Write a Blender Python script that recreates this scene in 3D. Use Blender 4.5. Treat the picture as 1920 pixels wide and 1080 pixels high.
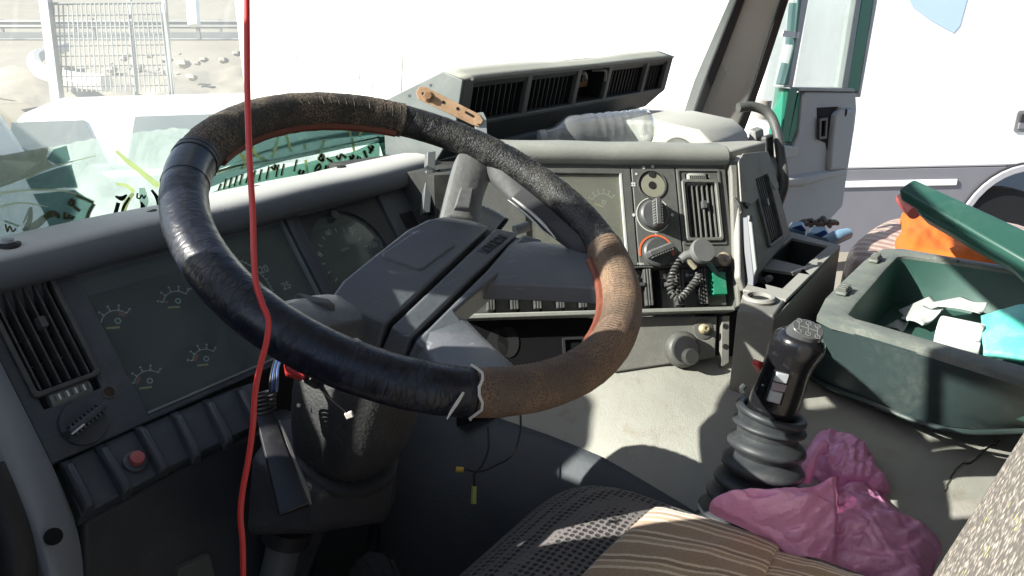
import bpy, math, random
import numpy as np
from mathutils import Matrix, Vector
random.seed(7)
for _o in list(bpy.data.objects): bpy.data.objects.remove(_o)
SC=bpy.context.scene; COL=SC.collection
# ---------------------------------------------------------------- camera, sky, sun, exposure
V=np.array
f=1445.;PIT=np.radians(19.5);H=2.3
CAM=V([0,0,H],float)
cF=V([0,np.cos(PIT),-np.sin(PIT)]);cU=V([0,np.sin(PIT),np.cos(PIT)]);cR=V([1.,0,0])
YAW=np.radians(34.3)
XT=V([np.sin(YAW),np.cos(YAW),0]);YT=V([-np.cos(YAW),np.sin(YAW),0]);ZZ=V([0,0,1.])
def cam(r,u,w): return cR*r+cU*u+cF*w
def ray(x,y): return cam((x-960)/f,(540-y)/f,1)
def pt(x,y,d): return CAM+ray(x,y)*d
def onz(x,y,z): r=ray(x,y); return CAM+r*(z/r[2])
def T(x,y,z): return CAM+x*XT+y*YT+z*ZZ
def toT(P): d=P-CAM; return V([d@XT,d@YT,d[2]])
def proj(P):
    d=P-CAM; return (960+f*(d@cR)/(d@cF),540-f*(d@cU)/(d@cF),d@cF)
def nrm(v): return v/np.linalg.norm(v)
class Fr:
    def __init__(s,o,ex,ey):
        s.o=V(o,float);s.ex=nrm(ex);s.n=nrm(np.cross(ex,ey));s.ey=np.cross(s.n,s.ex)
    def uv(s,x,y,w=0):
        r=ray(x,y);o=s.o+s.n*w;t=((o-CAM)@s.n)/(r@s.n);P=CAM+r*t-s.o
        return (P@s.ex,P@s.ey)
    def W(s,u,v,w=0): return s.o+s.ex*u+s.ey*v+s.n*w
TR=Fr(CAM,XT,YT)
LP=Fr(onz(0,530,-.285),XT,np.cos(np.radians(56))*YT+np.sin(np.radians(56))*ZZ)
CP=Fr(pt(1200,430,1.33),cam(1,.022,.2),cam(-.034,1,.17))
_s=np.radians(70)
CH=Fr(pt(1385,400,1.36),XT,np.cos(_s)*YT+np.sin(_s)*ZZ)
_C=pt(790.3,425.7,.814);_az=-.0664+(np.radians(33.6)-YAW);_al=.4657
_b=-YT*np.cos(_az)+XT*np.sin(_az)
WN=np.cos(_al)*ZZ+np.sin(_al)*_b
_e1=nrm(np.cross(ZZ,WN)); 
WH=Fr(_C,-_e1 if _e1@XT<0 else _e1,np.cross(WN,-_e1 if _e1@XT<0 else _e1))
SUN_DIR=V([1.10,.416,-.793])          # direction the sunlight travels
_cd=bpy.data.cameras.new('camera'); _co=bpy.data.objects.new('camera',_cd); COL.objects.link(_co)
_co.location=CAM; _co.rotation_euler=(math.pi/2-PIT,0,0)
_cd.sensor_width=36; _cd.lens=36*f/1920; _cd.clip_start=.02; _cd.clip_end=2000
SC.camera=_co
_w=bpy.data.worlds.new('World'); SC.world=_w; _w.use_nodes=True
_nt=_w.node_tree; _sk=_nt.nodes.new('ShaderNodeTexSky'); _sk.sky_type='NISHITA'; _sk.sun_disc=False
_h=nrm(-SUN_DIR); _sk.sun_elevation=math.asin(_h[2]); _sk.sun_rotation=math.atan2(_h[0],_h[1])
_sk.dust_density=1.0; _sk.air_density=.8
_bg=_nt.nodes['Background']; _bg.inputs['Strength'].default_value=.085
_nt.links.new(_sk.outputs[0],_bg.inputs['Color'])
_ld=bpy.data.lights.new('sun','SUN'); _ld.energy=5.0; _ld.angle=math.radians(.5); _ld.color=(1,.955,.88)
_lo=bpy.data.objects.new('sun',_ld); COL.objects.link(_lo); _lo.location=(-4,-3,8)
_lo.rotation_euler=Vector(SUN_DIR).to_track_quat('-Z','Y').to_euler()
SC.view_settings.view_transform='Standard'; SC.view_settings.look='None'
SC.view_settings.gamma=1; SC.view_settings.use_curve_mapping=False
SC.view_settings.exposure=1.45
SC.cycles.max_bounces=10; SC.cycles.transparent_max_bounces=16; SC.cycles.diffuse_bounces=5
SC.cycles.use_denoising=True
SC.cycles.sample_clamp_indirect=6
# ---------------------------------------------------------------- materials
MATS={}
def srgb(r,g,b):
    return tuple(((c/255)/12.92 if c/255<=.04045 else ((c/255+.055)/1.055)**2.4) for c in (r,g,b))+(1,)
class NT:
    def __init__(s,name):
        s.m=bpy.data.materials.new(name); s.m.use_nodes=True; s.t=s.m.node_tree; s.t.nodes.clear()
        s.out=s.n('ShaderNodeOutputMaterial'); s.tc=s.n('ShaderNodeTexCoord')
    def n(s,t,**k):
        o=s.t.nodes.new(t)
        for a,b in k.items():
            if a in o.inputs: o.inputs[a].default_value=b
            else: setattr(o,a,b)
        return o
    def l(s,a,b): s.t.links.new(a,b)
    def noise(s,scale,detail=4,rough=.6,coord='Object',dist=0):
        n=s.n('ShaderNodeTexNoise',Scale=scale,Detail=detail,Roughness=rough,Distortion=dist); s.l(s.tc.outputs[coord],n.inputs['Vector']); return n.outputs['Fac']
    def ramp(s,fac,p0,p1,c0=(0,0,0,1),c1=(1,1,1,1)):
        r=s.n('ShaderNodeValToRGB'); e=r.color_ramp.elements; e[0].position=p0;e[0].color=c0;e[1].position=p1;e[1].color=c1
        s.l(fac,r.inputs[0]); return r.outputs[0]
    def mix(s,fac,a,b,mode='MIX'):
        m=s.n('ShaderNodeMix',data_type='RGBA',blend_type=mode)
        for i,x in ((0,fac),(6,a),(7,b)):
            if hasattr(x,'links'): s.l(x,m.inputs[i])
            else: m.inputs[i].default_value=x
        return m.outputs[2]
    def bump(s,h,strength,dist=.001,prev=None):
        b=s.n('ShaderNodeBump',Strength=strength,Distance=dist); s.l(h,b.inputs['Height'])
        if prev is not None: s.l(prev,b.inputs['Normal'])
        return b.outputs[0]
    def math(s,op,a,b=0.):
        m=s.n('ShaderNodeMath',operation=op)
        for i,x in ((0,a),(1,b)):
            if hasattr(x,'links'): s.l(x,m.inputs[i])
            else: m.inputs[i].default_value=x
        return m.outputs[0]
def c4(c): return tuple(c)+(1,) if len(c)==3 else tuple(c)
def sc(c,k): return (min(1,c[0]*k),min(1,c[1]*k),min(1,c[2]*k),1)
def plastic(name,col,rough=.55,var=.18,vs=14,grain=0.,gs=900,dust=None,ds=9,dlo=.45,dhi=.75,scratch=0.,spec=.5,metal=0.,coat=0.,sunlit_top=None):
    """col: rgb linear. grain: bump of the moulded texture. dust: (rgb) patches of dust, scratch: pale scratches"""
    if name in MATS: return MATS[name]
    k=NT(name); col=c4(col)
    c=k.mix(k.noise(vs,5),sc(col,1-var),sc(col,1+var))
    p=k.n('ShaderNodeBsdfPrincipled',Roughness=rough,Metallic=metal); p.inputs['Specular IOR Level'].default_value=spec
    if coat: p.inputs['Coat Weight'].default_value=coat
    rg=None
    if dust is not None:
        d=k.ramp(k.noise(ds,7,.68,dist=.6),dlo,dhi)
        fine=k.ramp(k.noise(ds*14,4,.7),.3,.75)
        dm=k.math('MULTIPLY',d,fine)
        c=k.mix(dm,c,c4(dust)); rg=k.math('MULTIPLY_ADD',dm,.35); k.t.nodes[-1].inputs[2].default_value=rough
        k.l(rg,p.inputs['Roughness'])
    if scratch:
        mp=k.n('ShaderNodeMapping'); mp.inputs['Scale'].default_value=(9,9,160); mp.inputs['Rotation'].default_value=(.7,.5,.3); k.l(k.tc.outputs['Object'],mp.inputs[0])
        ns=k.n('ShaderNodeTexNoise',Scale=2.,Detail=6.,Distortion=1.2); k.l(mp.outputs[0],ns.inputs['Vector'])
        s_=k.math('MULTIPLY',k.ramp(ns.outputs['Fac'],.66,.72),scratch)
        c=k.mix(s_,c,sc(col,3.2))
    if sunlit_top is not None:      # upward faces painted paler, as if sunlit
        ge=k.n('ShaderNodeNewGeometry'); sx=k.n('ShaderNodeSeparateXYZ'); k.l(ge.outputs['True Normal'] if False else ge.outputs['Normal'],sx.inputs[0])
        dm2=k.math('MULTIPLY',k.ramp(sx.outputs['Z'],.72,.97),k.ramp(k.noise(30,6,.7),.05,.35))
        c=k.mix(dm2,c,c4(sunlit_top))
    k.l(c,p.inputs['Base Color'])
    if grain:
        h=k.noise(gs,2,.5); vo=k.n('ShaderNodeTexVoronoi',Scale=gs*.6); k.l(k.tc.outputs['Object'],vo.inputs['Vector'])
        hh=k.math('ADD',h,vo.outputs['Distance']); k.l(k.bump(hh,grain,.0006),p.inputs['Normal'])
    k.l(p.outputs[0],k.out.inputs[0]); MATS[name]=k.m; return k.m
def leather(name,base,worn,amount=.5,rough=.4,scale=120,worn_scale=22,bump=.6,stretch=(1,1,1),wrinkle=0.):
    if name in MATS: return MATS[name]
    k=NT(name); mp=k.n('ShaderNodeMapping'); mp.inputs['Scale'].default_value=stretch; k.l(k.tc.outputs['UV'],mp.inputs[0])
    vo=k.n('ShaderNodeTexVoronoi',Scale=scale,feature='DISTANCE_TO_EDGE'); k.l(mp.outputs[0],vo.inputs['Vector'])
    nz=k.n('ShaderNodeTexNoise',Scale=scale*.8,Detail=5.,Distortion=1.5); k.l(mp.outputs[0],nz.inputs['Vector'])
    w=k.noise(worn_scale,6,.7)
    crack=k.ramp(vo.outputs['Distance'],.02,.16)
    wm=k.ramp(k.math('ADD',k.math('MULTIPLY',w,.75),k.math('MULTIPLY',nz.outputs['Fac'],.25)),.62-amount*.35,.70-amount*.25)
    c=k.mix(wm,c4(base),c4(worn)); c=k.mix(crack,sc(c4(base),.45),c)
    p=k.n('ShaderNodeBsdfPrincipled',Roughness=rough); k.l(c,p.inputs['Base Color'])
    rr=k.math('MULTIPLY_ADD',wm,.3); k.t.nodes[-1].inputs[2].default_value=rough; k.l(rr,p.inputs['Roughness'])
    hh=k.math('ADD',k.math('MULTIPLY',crack,.7),nz.outputs['Fac'])
    big=k.n('ShaderNodeTexNoise',Scale=scale*.22,Detail=3.,Distortion=.6); k.l(mp.outputs[0],big.inputs['Vector'])
    k.l(k.bump(hh,bump,.0006,k.bump(big.outputs['Fac'],bump*.8,.003)),p.inputs['Normal'])
    k.l(p.outputs[0],k.out.inputs[0]); MATS[name]=k.m; return k.m
def glassy(name,tint,haze,hazecol=(.8,.82,.8),hs=6,lo=.3,hi=.8,gloss=.05,streak=None,translucent=True,extra=0.,hscale=(1,1,1)):
    """see-through pane: transparent + dust (translucent/diffuse) by noise + weak mirror"""
    if name in MATS: return MATS[name]
    k=NT(name); tr=k.n('ShaderNodeBsdfTransparent'); tr.inputs[0].default_value=c4(tint)
    if translucent:
        a=k.n('ShaderNodeBsdfTranslucent'); a.inputs[0].default_value=c4(hazecol)
        b=k.n('ShaderNodeBsdfDiffuse'); b.inputs[0].default_value=c4(hazecol)
        d_=k.n('ShaderNodeMixShader'); d_.inputs[0].default_value=.4; k.l(a.outputs[0],d_.inputs[1]); k.l(b.outputs[0],d_.inputs[2]); du=d_.outputs[0]
    else:
        b=k.n('ShaderNodeBsdfDiffuse'); b.inputs[0].default_value=c4(hazecol); du=b.outputs[0]
    mp=k.n('ShaderNodeMapping'); mp.inputs['Scale'].default_value=hscale; k.l(k.tc.outputs['Object'],mp.inputs[0])
    nz=k.n('ShaderNodeTexNoise',Scale=hs,Detail=7.,Roughness=.68,Distortion=.8); k.l(mp.outputs[0],nz.inputs['Vector'])
    fac=k.math('MULTIPLY_ADD',k.ramp(nz.outputs['Fac'],lo,hi),haze); k.t.nodes[-1].inputs[2].default_value=extra
    if streak:
        mp2=k.n('ShaderNodeMapping'); mp2.inputs['Scale'].default_value=(26,26,1.6); k.l(k.tc.outputs['Object'],mp2.inputs[0])
        ns=k.n('ShaderNodeTexNoise',Scale=1.6,Detail=5.); k.l(mp2.outputs[0],ns.inputs['Vector'])
        fac=k.math('ADD',fac,k.math('MULTIPLY',k.ramp(ns.outputs['Fac'],.6,.72),streak))
    ms=k.n('ShaderNodeMixShader'); k.l(fac,ms.inputs[0]); k.l(tr.outputs[0],ms.inputs[1]); k.l(du,ms.inputs[2])
    gl=k.n('ShaderNodeBsdfGlossy'); gl.inputs['Roughness'].default_value=.085
    fr=k.n('ShaderNodeFresnel',IOR=1.4); m2=k.n('ShaderNodeMixShader'); k.l(k.math('MULTIPLY',fr.outputs[0],gloss),m2.inputs[0]); k.l(ms.outputs[0],m2.inputs[1]); k.l(gl.outputs[0],m2.inputs[2])
    k.l(m2.outputs[0],k.out.inputs[0]); MATS[name]=k.m; return k.m
# ---------------------------------------------------------------- mesh helpers
class MB:
    def __init__(s): s.v=[]; s.f=[]; s.uvl={}
    def add(s,vs,fs,uv=None):
        b=len(s.v); s.v+= [tuple(map(float,q)) for q in vs]; s.f+=[tuple(i+b for i in q) for q in fs]
        if uv is not None:
            for i,q in enumerate(uv): s.uvl[b+i]=q
        return s
    def box(s,a,b,c,d,e,g):
        return s.add([(a,c,e),(b,c,e),(b,d,e),(a,d,e),(a,c,g),(b,c,g),(b,d,g),(a,d,g)],[(0,3,2,1),(4,5,6,7),(0,1,5,4),(1,2,6,5),(2,3,7,6),(3,0,4,7)])
    def obox(s,c,ax,ay,az):
        c,ax,ay,az=map(V,(c,ax,ay,az)); vs=[c+i*ax+j*ay+k*az for k in (-1,1) for j in (-1,1) for i in (-1,1)]
        return s.add(vs,[(0,2,3,1),(4,5,7,6),(0,1,5,4),(1,3,7,5),(3,2,6,7),(2,0,4,6)])
    def prism(s,poly,w0,w1,inset=0.,ins0=0.):
        n=len(poly); P=V(poly,float); A=.5*sum(P[i][0]*P[(i+1)%n][1]-P[(i+1)%n][0]*P[i][1] for i in range(n))
        if A<0: P=P[::-1]
        c=P.mean(0)
        def ins(d):
            if not d: return P
            out=[]
            for i in range(n):
                a,b,e=P[i-1],P[i],P[(i+1)%n]; t1=nrm(b-a);t2=nrm(e-b);n1=V([-t1[1],t1[0]]);n2=V([-t2[1],t2[0]])
                m=n1+n2; m=m/max(.35,(m@m)/2) if (m@m)>1e-6 else n1; out.append(b+m*d)
            return V(out)
        B=ins(ins0); Tq=ins(inset)
        return s.add([(q[0],q[1],w0) for q in B]+[(q[0],q[1],w1) for q in Tq],[tuple(range(n))[::-1],tuple(range(n,2*n))]+[(i,(i+1)%n,n+(i+1)%n,n+i) for i in range(n)])
    def ring(s,outer,inner,w0,w1):
        n=len(outer); vs=[(q[0],q[1],w) for w in (w0,w1) for L in (outer,inner) for q in L]; fs=[]
        for i in range(n):
            j=(i+1)%n; fs+=[(2*n+i,2*n+j,3*n+j,3*n+i),(i,n+i,n+j,j),(i,j,2*n+j,2*n+i),(n+i,3*n+i,3*n+j,n+j)]
        return s.add(vs,fs)
    def plate(s,rect,holes,w0,w1):
        us=sorted({rect[0],rect[1]}|{h[i] for h in holes for i in (0,1)}); vs=sorted({rect[2],rect[3]}|{h[i] for h in holes for i in (2,3)})
        us=[u for u in us if rect[0]<=u<=rect[1]]; vs=[v for v in vs if rect[2]<=v<=rect[3]]
        K={}
        for i in range(len(us)-1):
            for j in range(len(vs)-1):
                x,y=(us[i]+us[i+1])/2,(vs[j]+vs[j+1])/2
                K[i,j]=not any(h[0]<x<h[1] and h[2]<y<h[3] for h in holes)
        ids={}; VS=[]
        def g(i,j,w):
            if (i,j,w) not in ids: ids[i,j,w]=len(VS); VS.append((us[i],vs[j],(w0,w1)[w]))
            return ids[i,j,w]
        F=[]
        for (i,j),on in K.items():
            if not on: continue
            F+=[(g(i,j,1),g(i+1,j,1),g(i+1,j+1,1),g(i,j+1,1)),(g(i,j,0),g(i,j+1,0),g(i+1,j+1,0),g(i+1,j,0))]
            for di,dj,a,b in ((-1,0,(i,j+1),(i,j)),(1,0,(i+1,j),(i+1,j+1)),(0,-1,(i,j),(i+1,j)),(0,1,(i+1,j+1),(i,j+1))):
                if not K.get((i+di,j+dj),False): F.append((g(*a,0),g(*b,0),g(*b,1),g(*a,1)))
        return s.add(VS,F)
    def tube(s,pts,r,n=10,closed=False,samples=0,flat=None):
        P=[V(q,float) for q in pts]
        if samples: P=spline(P,samples,closed)
        m=len(P); R=[r]*m if np.isscalar(r) else list(np.interp(np.linspace(0,1,m),np.linspace(0,1,len(r)),r))
        tan=[]
        for i in range(m):
            a=P[i-1] if (i>0 or closed) else P[i]; b=P[(i+1)%m] if (i<m-1 or closed) else P[i]; tan.append(nrm(b-a))
        up=V([0,0,1.]) if abs(tan[0][2])<.9 else V([1.,0,0]); x=nrm(np.cross(up,tan[0])); vs=[]
        for i in range(m):
            x=nrm(x-tan[i]*(x@tan[i])); y=np.cross(tan[i],x)
            for k in range(n):
                t=2*math.pi*k/n; vs.append(P[i]+R[i]*(math.cos(t)*x+math.sin(t)*y))
        fs=[(i*n+k,i*n+(k+1)%n,((i+1)%m)*n+(k+1)%n,((i+1)%m)*n+k) for i in range(m if closed else m-1) for k in range(n)]
        if not closed: fs+=[tuple(range(n))[::-1],tuple((m-1)*n+k for k in range(n))]
        return s.add(vs,fs)
    def lathe(s,prof,o,ax,n=28,x=None,capped=True):
        o=V(o,float); ax=nrm(V(ax,float)); x=nrm(np.cross(ax,V([0,0,1.]) if abs(ax[2])<.9 else V([1.,0,0]))); y=np.cross(ax,x); vs=[]
        for r,h in prof:
            for k in range(n):
                t=2*math.pi*k/n; vs.append(o+ax*h+r*(math.cos(t)*x+math.sin(t)*y))
        m=len(prof); fs=[(i*n+k,i*n+(k+1)%n,(i+1)*n+(k+1)%n,(i+1)*n+k) for i in range(m-1) for k in range(n)]
        if capped: fs+=[tuple(range(n))[::-1],tuple((m-1)*n+k for k in range(n))]
        return s.add(vs,fs)
    def grid(s,fn,nu,nv,closed_u=False):
        vs=[];uv=[]
        for j in range(nv+1):
            for i in range(nu if closed_u else nu+1):
                vs.append(fn(i/nu,j/nv)); uv.append((i/nu,j/nv))
        w=nu if closed_u else nu+1
        fs=[(j*w+i,j*w+(i+1)%w,(j+1)*w+(i+1)%w,(j+1)*w+i) for j in range(nv) for i in range(nu)]
        return s.add(vs,fs,uv)
    def world(s,fr):
        s.v=[tuple(fr.W(*q)) for q in s.v]; return s
    def build(s,name,mat,parent=None,fr=None,bevel=0.,seg=2,sub=0,smooth=38,solid=0.,kind=None,label=None):
        vs=V(s.v,float)
        if fr is not None: vs=fr.o+vs[:,:1]*fr.ex+vs[:,1:2]*fr.ey+vs[:,2:3]*fr.n
        root=parent
        while root is not None and root.parent is not None: root=root.parent
        off=V(ROOT[root.name]) if root is not None else None
        if off is None: off=V([vs[:,0].mean(),vs[:,1].mean(),vs[:,2].min()])
        me=bpy.data.meshes.new(name); me.from_pydata([tuple(q) for q in vs-off],[],s.f)
        import bmesh
        bm=bmesh.new(); bm.from_mesh(me); bmesh.ops.recalc_face_normals(bm,faces=bm.faces); bm.to_mesh(me); bm.free()
        if s.uvl:
            ul=me.uv_layers.new(name='UVMap')
            for lp in me.loops: ul.data[lp.index].uv=s.uvl.get(lp.vertex_index,(0,0))
        if smooth:
            me.polygons.foreach_set('use_smooth',[True]*len(me.polygons)); me.set_sharp_from_angle(angle=math.radians(smooth))
        if isinstance(mat,str): mat=MATS[mat]
        me.materials.append(mat)
        o=bpy.data.objects.new(name,me); COL.objects.link(o)
        if parent is not None: o.parent=parent
        else: o.location=off; ROOT[o.name]=tuple(off)
        if solid: q=o.modifiers.new('t','SOLIDIFY'); q.thickness=solid; q.offset=0
        if bevel: q=o.modifiers.new('b','BEVEL'); q.width=bevel; q.segments=seg; q.limit_method='ANGLE'; q.angle_limit=math.radians(35)
        if sub: q=o.modifiers.new('s','SUBSURF'); q.levels=sub; q.render_levels=sub
        if kind: o['kind']=kind
        if label: o['label']=label
        return o
ROOT={}
def thing(name,label,cat,at,group=None):
    o=bpy.data.objects.new(name,None); COL.objects.link(o); o.location=tuple(at); ROOT[o.name]=tuple(at); o.empty_display_size=.05
    o['label']=label; o['category']=cat
    if group: o['group']=group
    return o
def tag(o,label,cat,group=None):
    o['label']=label; o['category']=cat
    if group: o['group']=group
    return o
def spline(P,n,closed=False):
    P=[V(q,float) for q in P]; m=len(P); out=[]
    for i in range(m if closed else m-1):
        p0=P[i-1] if (i>0 or closed) else 2*P[0]-P[1]; p1=P[i]; p2=P[(i+1)%m]; p3=P[(i+2)%m] if (i+2<m or closed) else 2*P[-1]-P[-2]
        for k in range(n):
            t=k/n; out.append(.5*((2*p1)+(p2-p0)*t+(2*p0-5*p1+4*p2-p3)*t*t+(3*p1-p0-3*p2+p3)*t**3))
    if not closed: out.append(P[-1])
    return out
def circ(cx,cy,r,n=32,r2=None,a0=0,a1=2*math.pi): return [(cx+r*math.cos(a0+(a1-a0)*i/n),cy+(r2 or r)*math.sin(a0+(a1-a0)*i/n)) for i in range(n)]
def rrect(u0,u1,v0,v1,r,k=4):
    P=[]
    for cx,cy,a in ((u1-r,v1-r,0),(u0+r,v1-r,90),(u0+r,v0+r,180),(u1-r,v0+r,270)):
        for i in range(k+1): t=math.radians(a+90*i/k); P.append((cx+r*math.cos(t),cy+r*math.sin(t)))
    return P
def px(fr,L,w=0.): return [fr.uv(x,y,w) for x,y in L]
def pw(fr,x,y,w=0.): u=fr.uv(x,y,w); return fr.W(*u,w)
def ribbon(mb,P,w,h,nrm_v):
    """flat printed stroke along world points P, width w, thickness h"""
    nv=nrm(V(nrm_v)); m=len(P); vs=[]
    ws_=[w]*m if np.isscalar(w) else list(np.interp(np.linspace(0,1,m),np.linspace(0,1,len(w)),w))
    for i in range(m):
        t=nrm(P[min(i+1,m-1)]-P[max(i-1,0)]); sd=nrm(np.cross(nv,t))*ws_[i]/2
        vs+=[P[i]-sd,P[i]+sd,P[i]+sd+nv*h,P[i]-sd+nv*h]
    fs=[(4*i+a,4*i+(a+1)%4,4*i+4+(a+1)%4,4*i+4+a) for i in range(m-1) for a in range(4)]+[(0,1,2,3),(4*m-1,4*m-2,4*m-3,4*m-4)]
    return mb.add(vs,fs)
def text(body,size,fr,u,v,w,mat,parent,name='lettering',rot=0.,depth=.0004,sx=1.,mirror=False,align='CENTER'):
    cu=bpy.data.curves.new('tmp','FONT'); cu.body=body; cu.size=size; cu.extrude=depth/2; cu.align_x=align; cu.align_y='CENTER'
    ob=bpy.data.objects.new('tmp',cu); COL.objects.link(ob); dg=bpy.context.evaluated_depsgraph_get(); me=ob.evaluated_get(dg).to_mesh()
    mb=MB(); c,s_=math.cos(rot),math.sin(rot); vs=[]
    for q in me.vertices:
        x=q.co.x*sx*(-1 if mirror else 1); y=q.co.y; vs.append((u+x*c-y*s_,v+x*s_+y*c,w+q.co.z))
    mb.add(vs,[tuple(p.vertices) for p in me.polygons]); ob.evaluated_get(dg).to_mesh_clear(); bpy.data.objects.remove(ob)
    return mb.build(name,mat,parent,fr,smooth=0)
def hash3(x,y,z,s=0):
    v=math.sin(x*127.1+y*311.7+z*74.7+s*13.7)*43758.5453; return v-math.floor(v)
def vnoise(x,y,z=0.,s=0):
    xi,yi,zi=math.floor(x),math.floor(y),math.floor(z); a,b,c=x-xi,y-yi,z-zi; a=a*a*(3-2*a);b=b*b*(3-2*b);c=c*c*(3-2*c); t=0
    for i in (0,1):
        for j in (0,1):
            for k in (0,1): t+=hash3(xi+i,yi+j,zi+k,s)*(a if i else 1-a)*(b if j else 1-b)*(c if k else 1-c)
    return t
def fbm(x,y,z=0.,s=0,o=4):
    t=0;a=.5
    for i in range(o): t+=a*vnoise(x,y,z,s+i);x*=2.03;y*=2.03;z*=2.03;a*=.5
    return t
# ---------------------------------------------------------------- shared materials
SAND=plastic('sand',(.22,.20,.165),.95,.25,.35,dust=(.32,.29,.245),ds=.8)
ROADM=plastic('asphalt_pale',(.10,.10,.10),.9,.15,1.)
CONC=plastic('concrete',(.55,.54,.5),.9,.15,3.)
GALV=plastic('galvanised_steel',(.22,.225,.23),.5,.15,4.,metal=.3)
STONE=plastic('rubble_stone',(.30,.28,.245),.95,.3,3.,grain=.6,gs=20)
WHITEP=plastic('white_paint',(.80,.81,.80),.4,.03,2.)
PALEB=plastic('pale_blue_paint',(.50,.57,.58),.4,.06,2.)
CARGLASS=plastic('tinted_car_glass',(.22,.26,.26),.12,.2,3.)
BLACK=plastic('black_rubber',(.018,.018,.02),.6,.2,60,grain=.2,gs=500)
TRIM_G=plastic('grey_bumper_plastic',(.17,.17,.19),.6,.1,6.)
HEAD=plastic('headliner_beige',(.55,.545,.49),.85,.1,9.,grain=.25,gs=500,dust=(.5,.48,.42),ds=6)
CABIN=plastic('cab_interior_grey',(.12,.12,.115),.75,.1,8.,grain=.3,gs=600)
DARKFLOOR=plastic('floor_rubber',(.025,.026,.03),.7,.3,20,grain=.4,gs=250,dust=(.12,.11,.1),ds=12)
SKYB=plastic('blue_film',(.42,.56,.72),.4,.05,3.)
def struct(mb,name,mat,**k):
    o=mb.build(name,mat,**k); o['kind']='structure'; return o
# ---------------------------------------------------------------- ground and road beyond the windscreen
struct(MB().grid(lambda a,b:(-260+520*a,-120+520*b,.05*fbm(a*60,b*60)-.05),60,60),'ground',SAND)
mb=MB()
prof=[(22,-.02),(27,.85),(31,1.38),(31.02,1.42),(44,1.42),(48,1.2),(70,1.6),(95,4.5),(150,9.)]
xs=[-120,-60,-30,-15,0,15,40,80]
for x in xs:
    for i,(y,z) in enumerate(prof): mb.v.append((x,y+ (0),z+(.35*fbm(x*.1,y*.15) if y>46 else 0)))
n_=len(prof)
for i in range(len(xs)-1):
    for j in range(n_-1):
        if j in (3,): continue
        mb.f.append((i*n_+j,(i+1)*n_+j,(i+1)*n_+j+1,i*n_+j+1))
struct(mb,'embankment',SAND)
struct(MB().box(-120,80,31,44,1.30,1.425),'road',ROADM)
struct(MB().box(-120,80,31.4,31.6,1.42,1.432),'road_marking',WHITEP)
def guardrail(y,z,label):
    t=thing('guard_rail',label,'guard rail',(-20,y,z))
    # W shaped beam
    p=[(0,.0),(.05,.06),(.0,.12),(.0,.18),(.05,.24),(0,.30)]
    m=MB()
    for x in (-70,30):
        for a,b in p: m.v.append((x,y-a,z+.42+b))
    for j in range(len(p)-1): m.f.append((j,j+1,len(p)+j+1,len(p)+j))
    m.build('rail',GALV,t,solid=.006,smooth=0)
    for k in range(-18,5): MB().box(k*4-.06,k*4+.06,y+.01,y+.13,z-.05,z+.78).build('post',GALV,t,smooth=0)
guardrail(31.0,1.40,'low galvanised crash barrier along near edge of the raised road')
guardrail(44.6,1.30,'far galvanised crash barrier across the road below the sandy bank')
# curved kerb of whitewashed concrete
kp=[pt(122,88,22),pt(72,104,19.5),pt(66,120,17.5),pt(84,136,16),pt(140,150,15),pt(200,156,14.6)]
tag(MB().tube([q*V([1,1,1]) for q in kp],.16,8,samples=6).build('concrete_kerb',CONC),'pale rounded concrete kerb curving behind the fence post','kerb')
for i in range(22):
    x=random.uniform(200,450); y=random.uniform(98,146); d=18+ (146-y)*.1
    P=onz(x,y,-2.2) if False else pt(x,y,d); r=random.uniform(.07,.20)*random.uniform(.6,1.2)
    m=MB(); 
    m.grid(lambda a,b:tuple(P+r*(.7+.6*fbm(7*math.cos(6.28*a)+i,7*math.sin(6.28*a),b*5))*V([math.cos(6.2832*a)*math.sin(math.pi*b),math.sin(6.2832*a)*math.sin(math.pi*b),.6*math.cos(math.pi*b)])),6,4,True)
    o=m.build('rubble_stone',STONE,smooth=0); tag(o,'pale rubble stone lying on the rough bank behind the wire fence','stone','rubble behind the fence')
m=MB()
m.grid(lambda a,b:tuple(pt(-60+640*a,128+62*b,21-5.0*b)+V([0,0,.5*fbm(a*14,b*6)-.25])),40,10)
struct(m,'rubble_bank',SAND)
# wire fence
ft=thing('wire_fence','tall welded wire fence panel on square posts beyond the windscreen','fence',pt(200,200,12))
def post(x0,y0,x1,y1,d,r,mat):
    a=pt(x0,y0,d);b=pt(x1,y1,d); ax=nrm(b-a)
    sx=nrm(np.cross(ax,V([0,1,0])))*r; sy=nrm(np.cross(ax,sx))*r
    MB().obox((a+b)/2,(b-a)/2,sx,sy).build('post',mat,ft,smooth=0)
post(78,-60,110,200,12,.07,GALV); post(303,-60,322,190,12.2,.035,GALV); post(238,-60,256,190,12.3,.03,GALV); post(360,-20,364,48,20,.12,WHITEP)
for y in (7,): MB().tube([pt(80,y,12),pt(310,y-2,12.2)],.025,6).build('rail',GALV,ft)
for i in range(26):
    x=92+i*8.6; MB().tube([pt(x,6,12.05),pt(x+ (200-x)*-.06+14,172,12.05)],.011,5).build('wire',GALV,ft)
for j in range(8):
    y=30+j*19; MB().tube([pt(90+j*2.4,y,12.06),pt(312+j*1.5,y-3,12.2)],.009,5).build('wire',GALV,ft)
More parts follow.
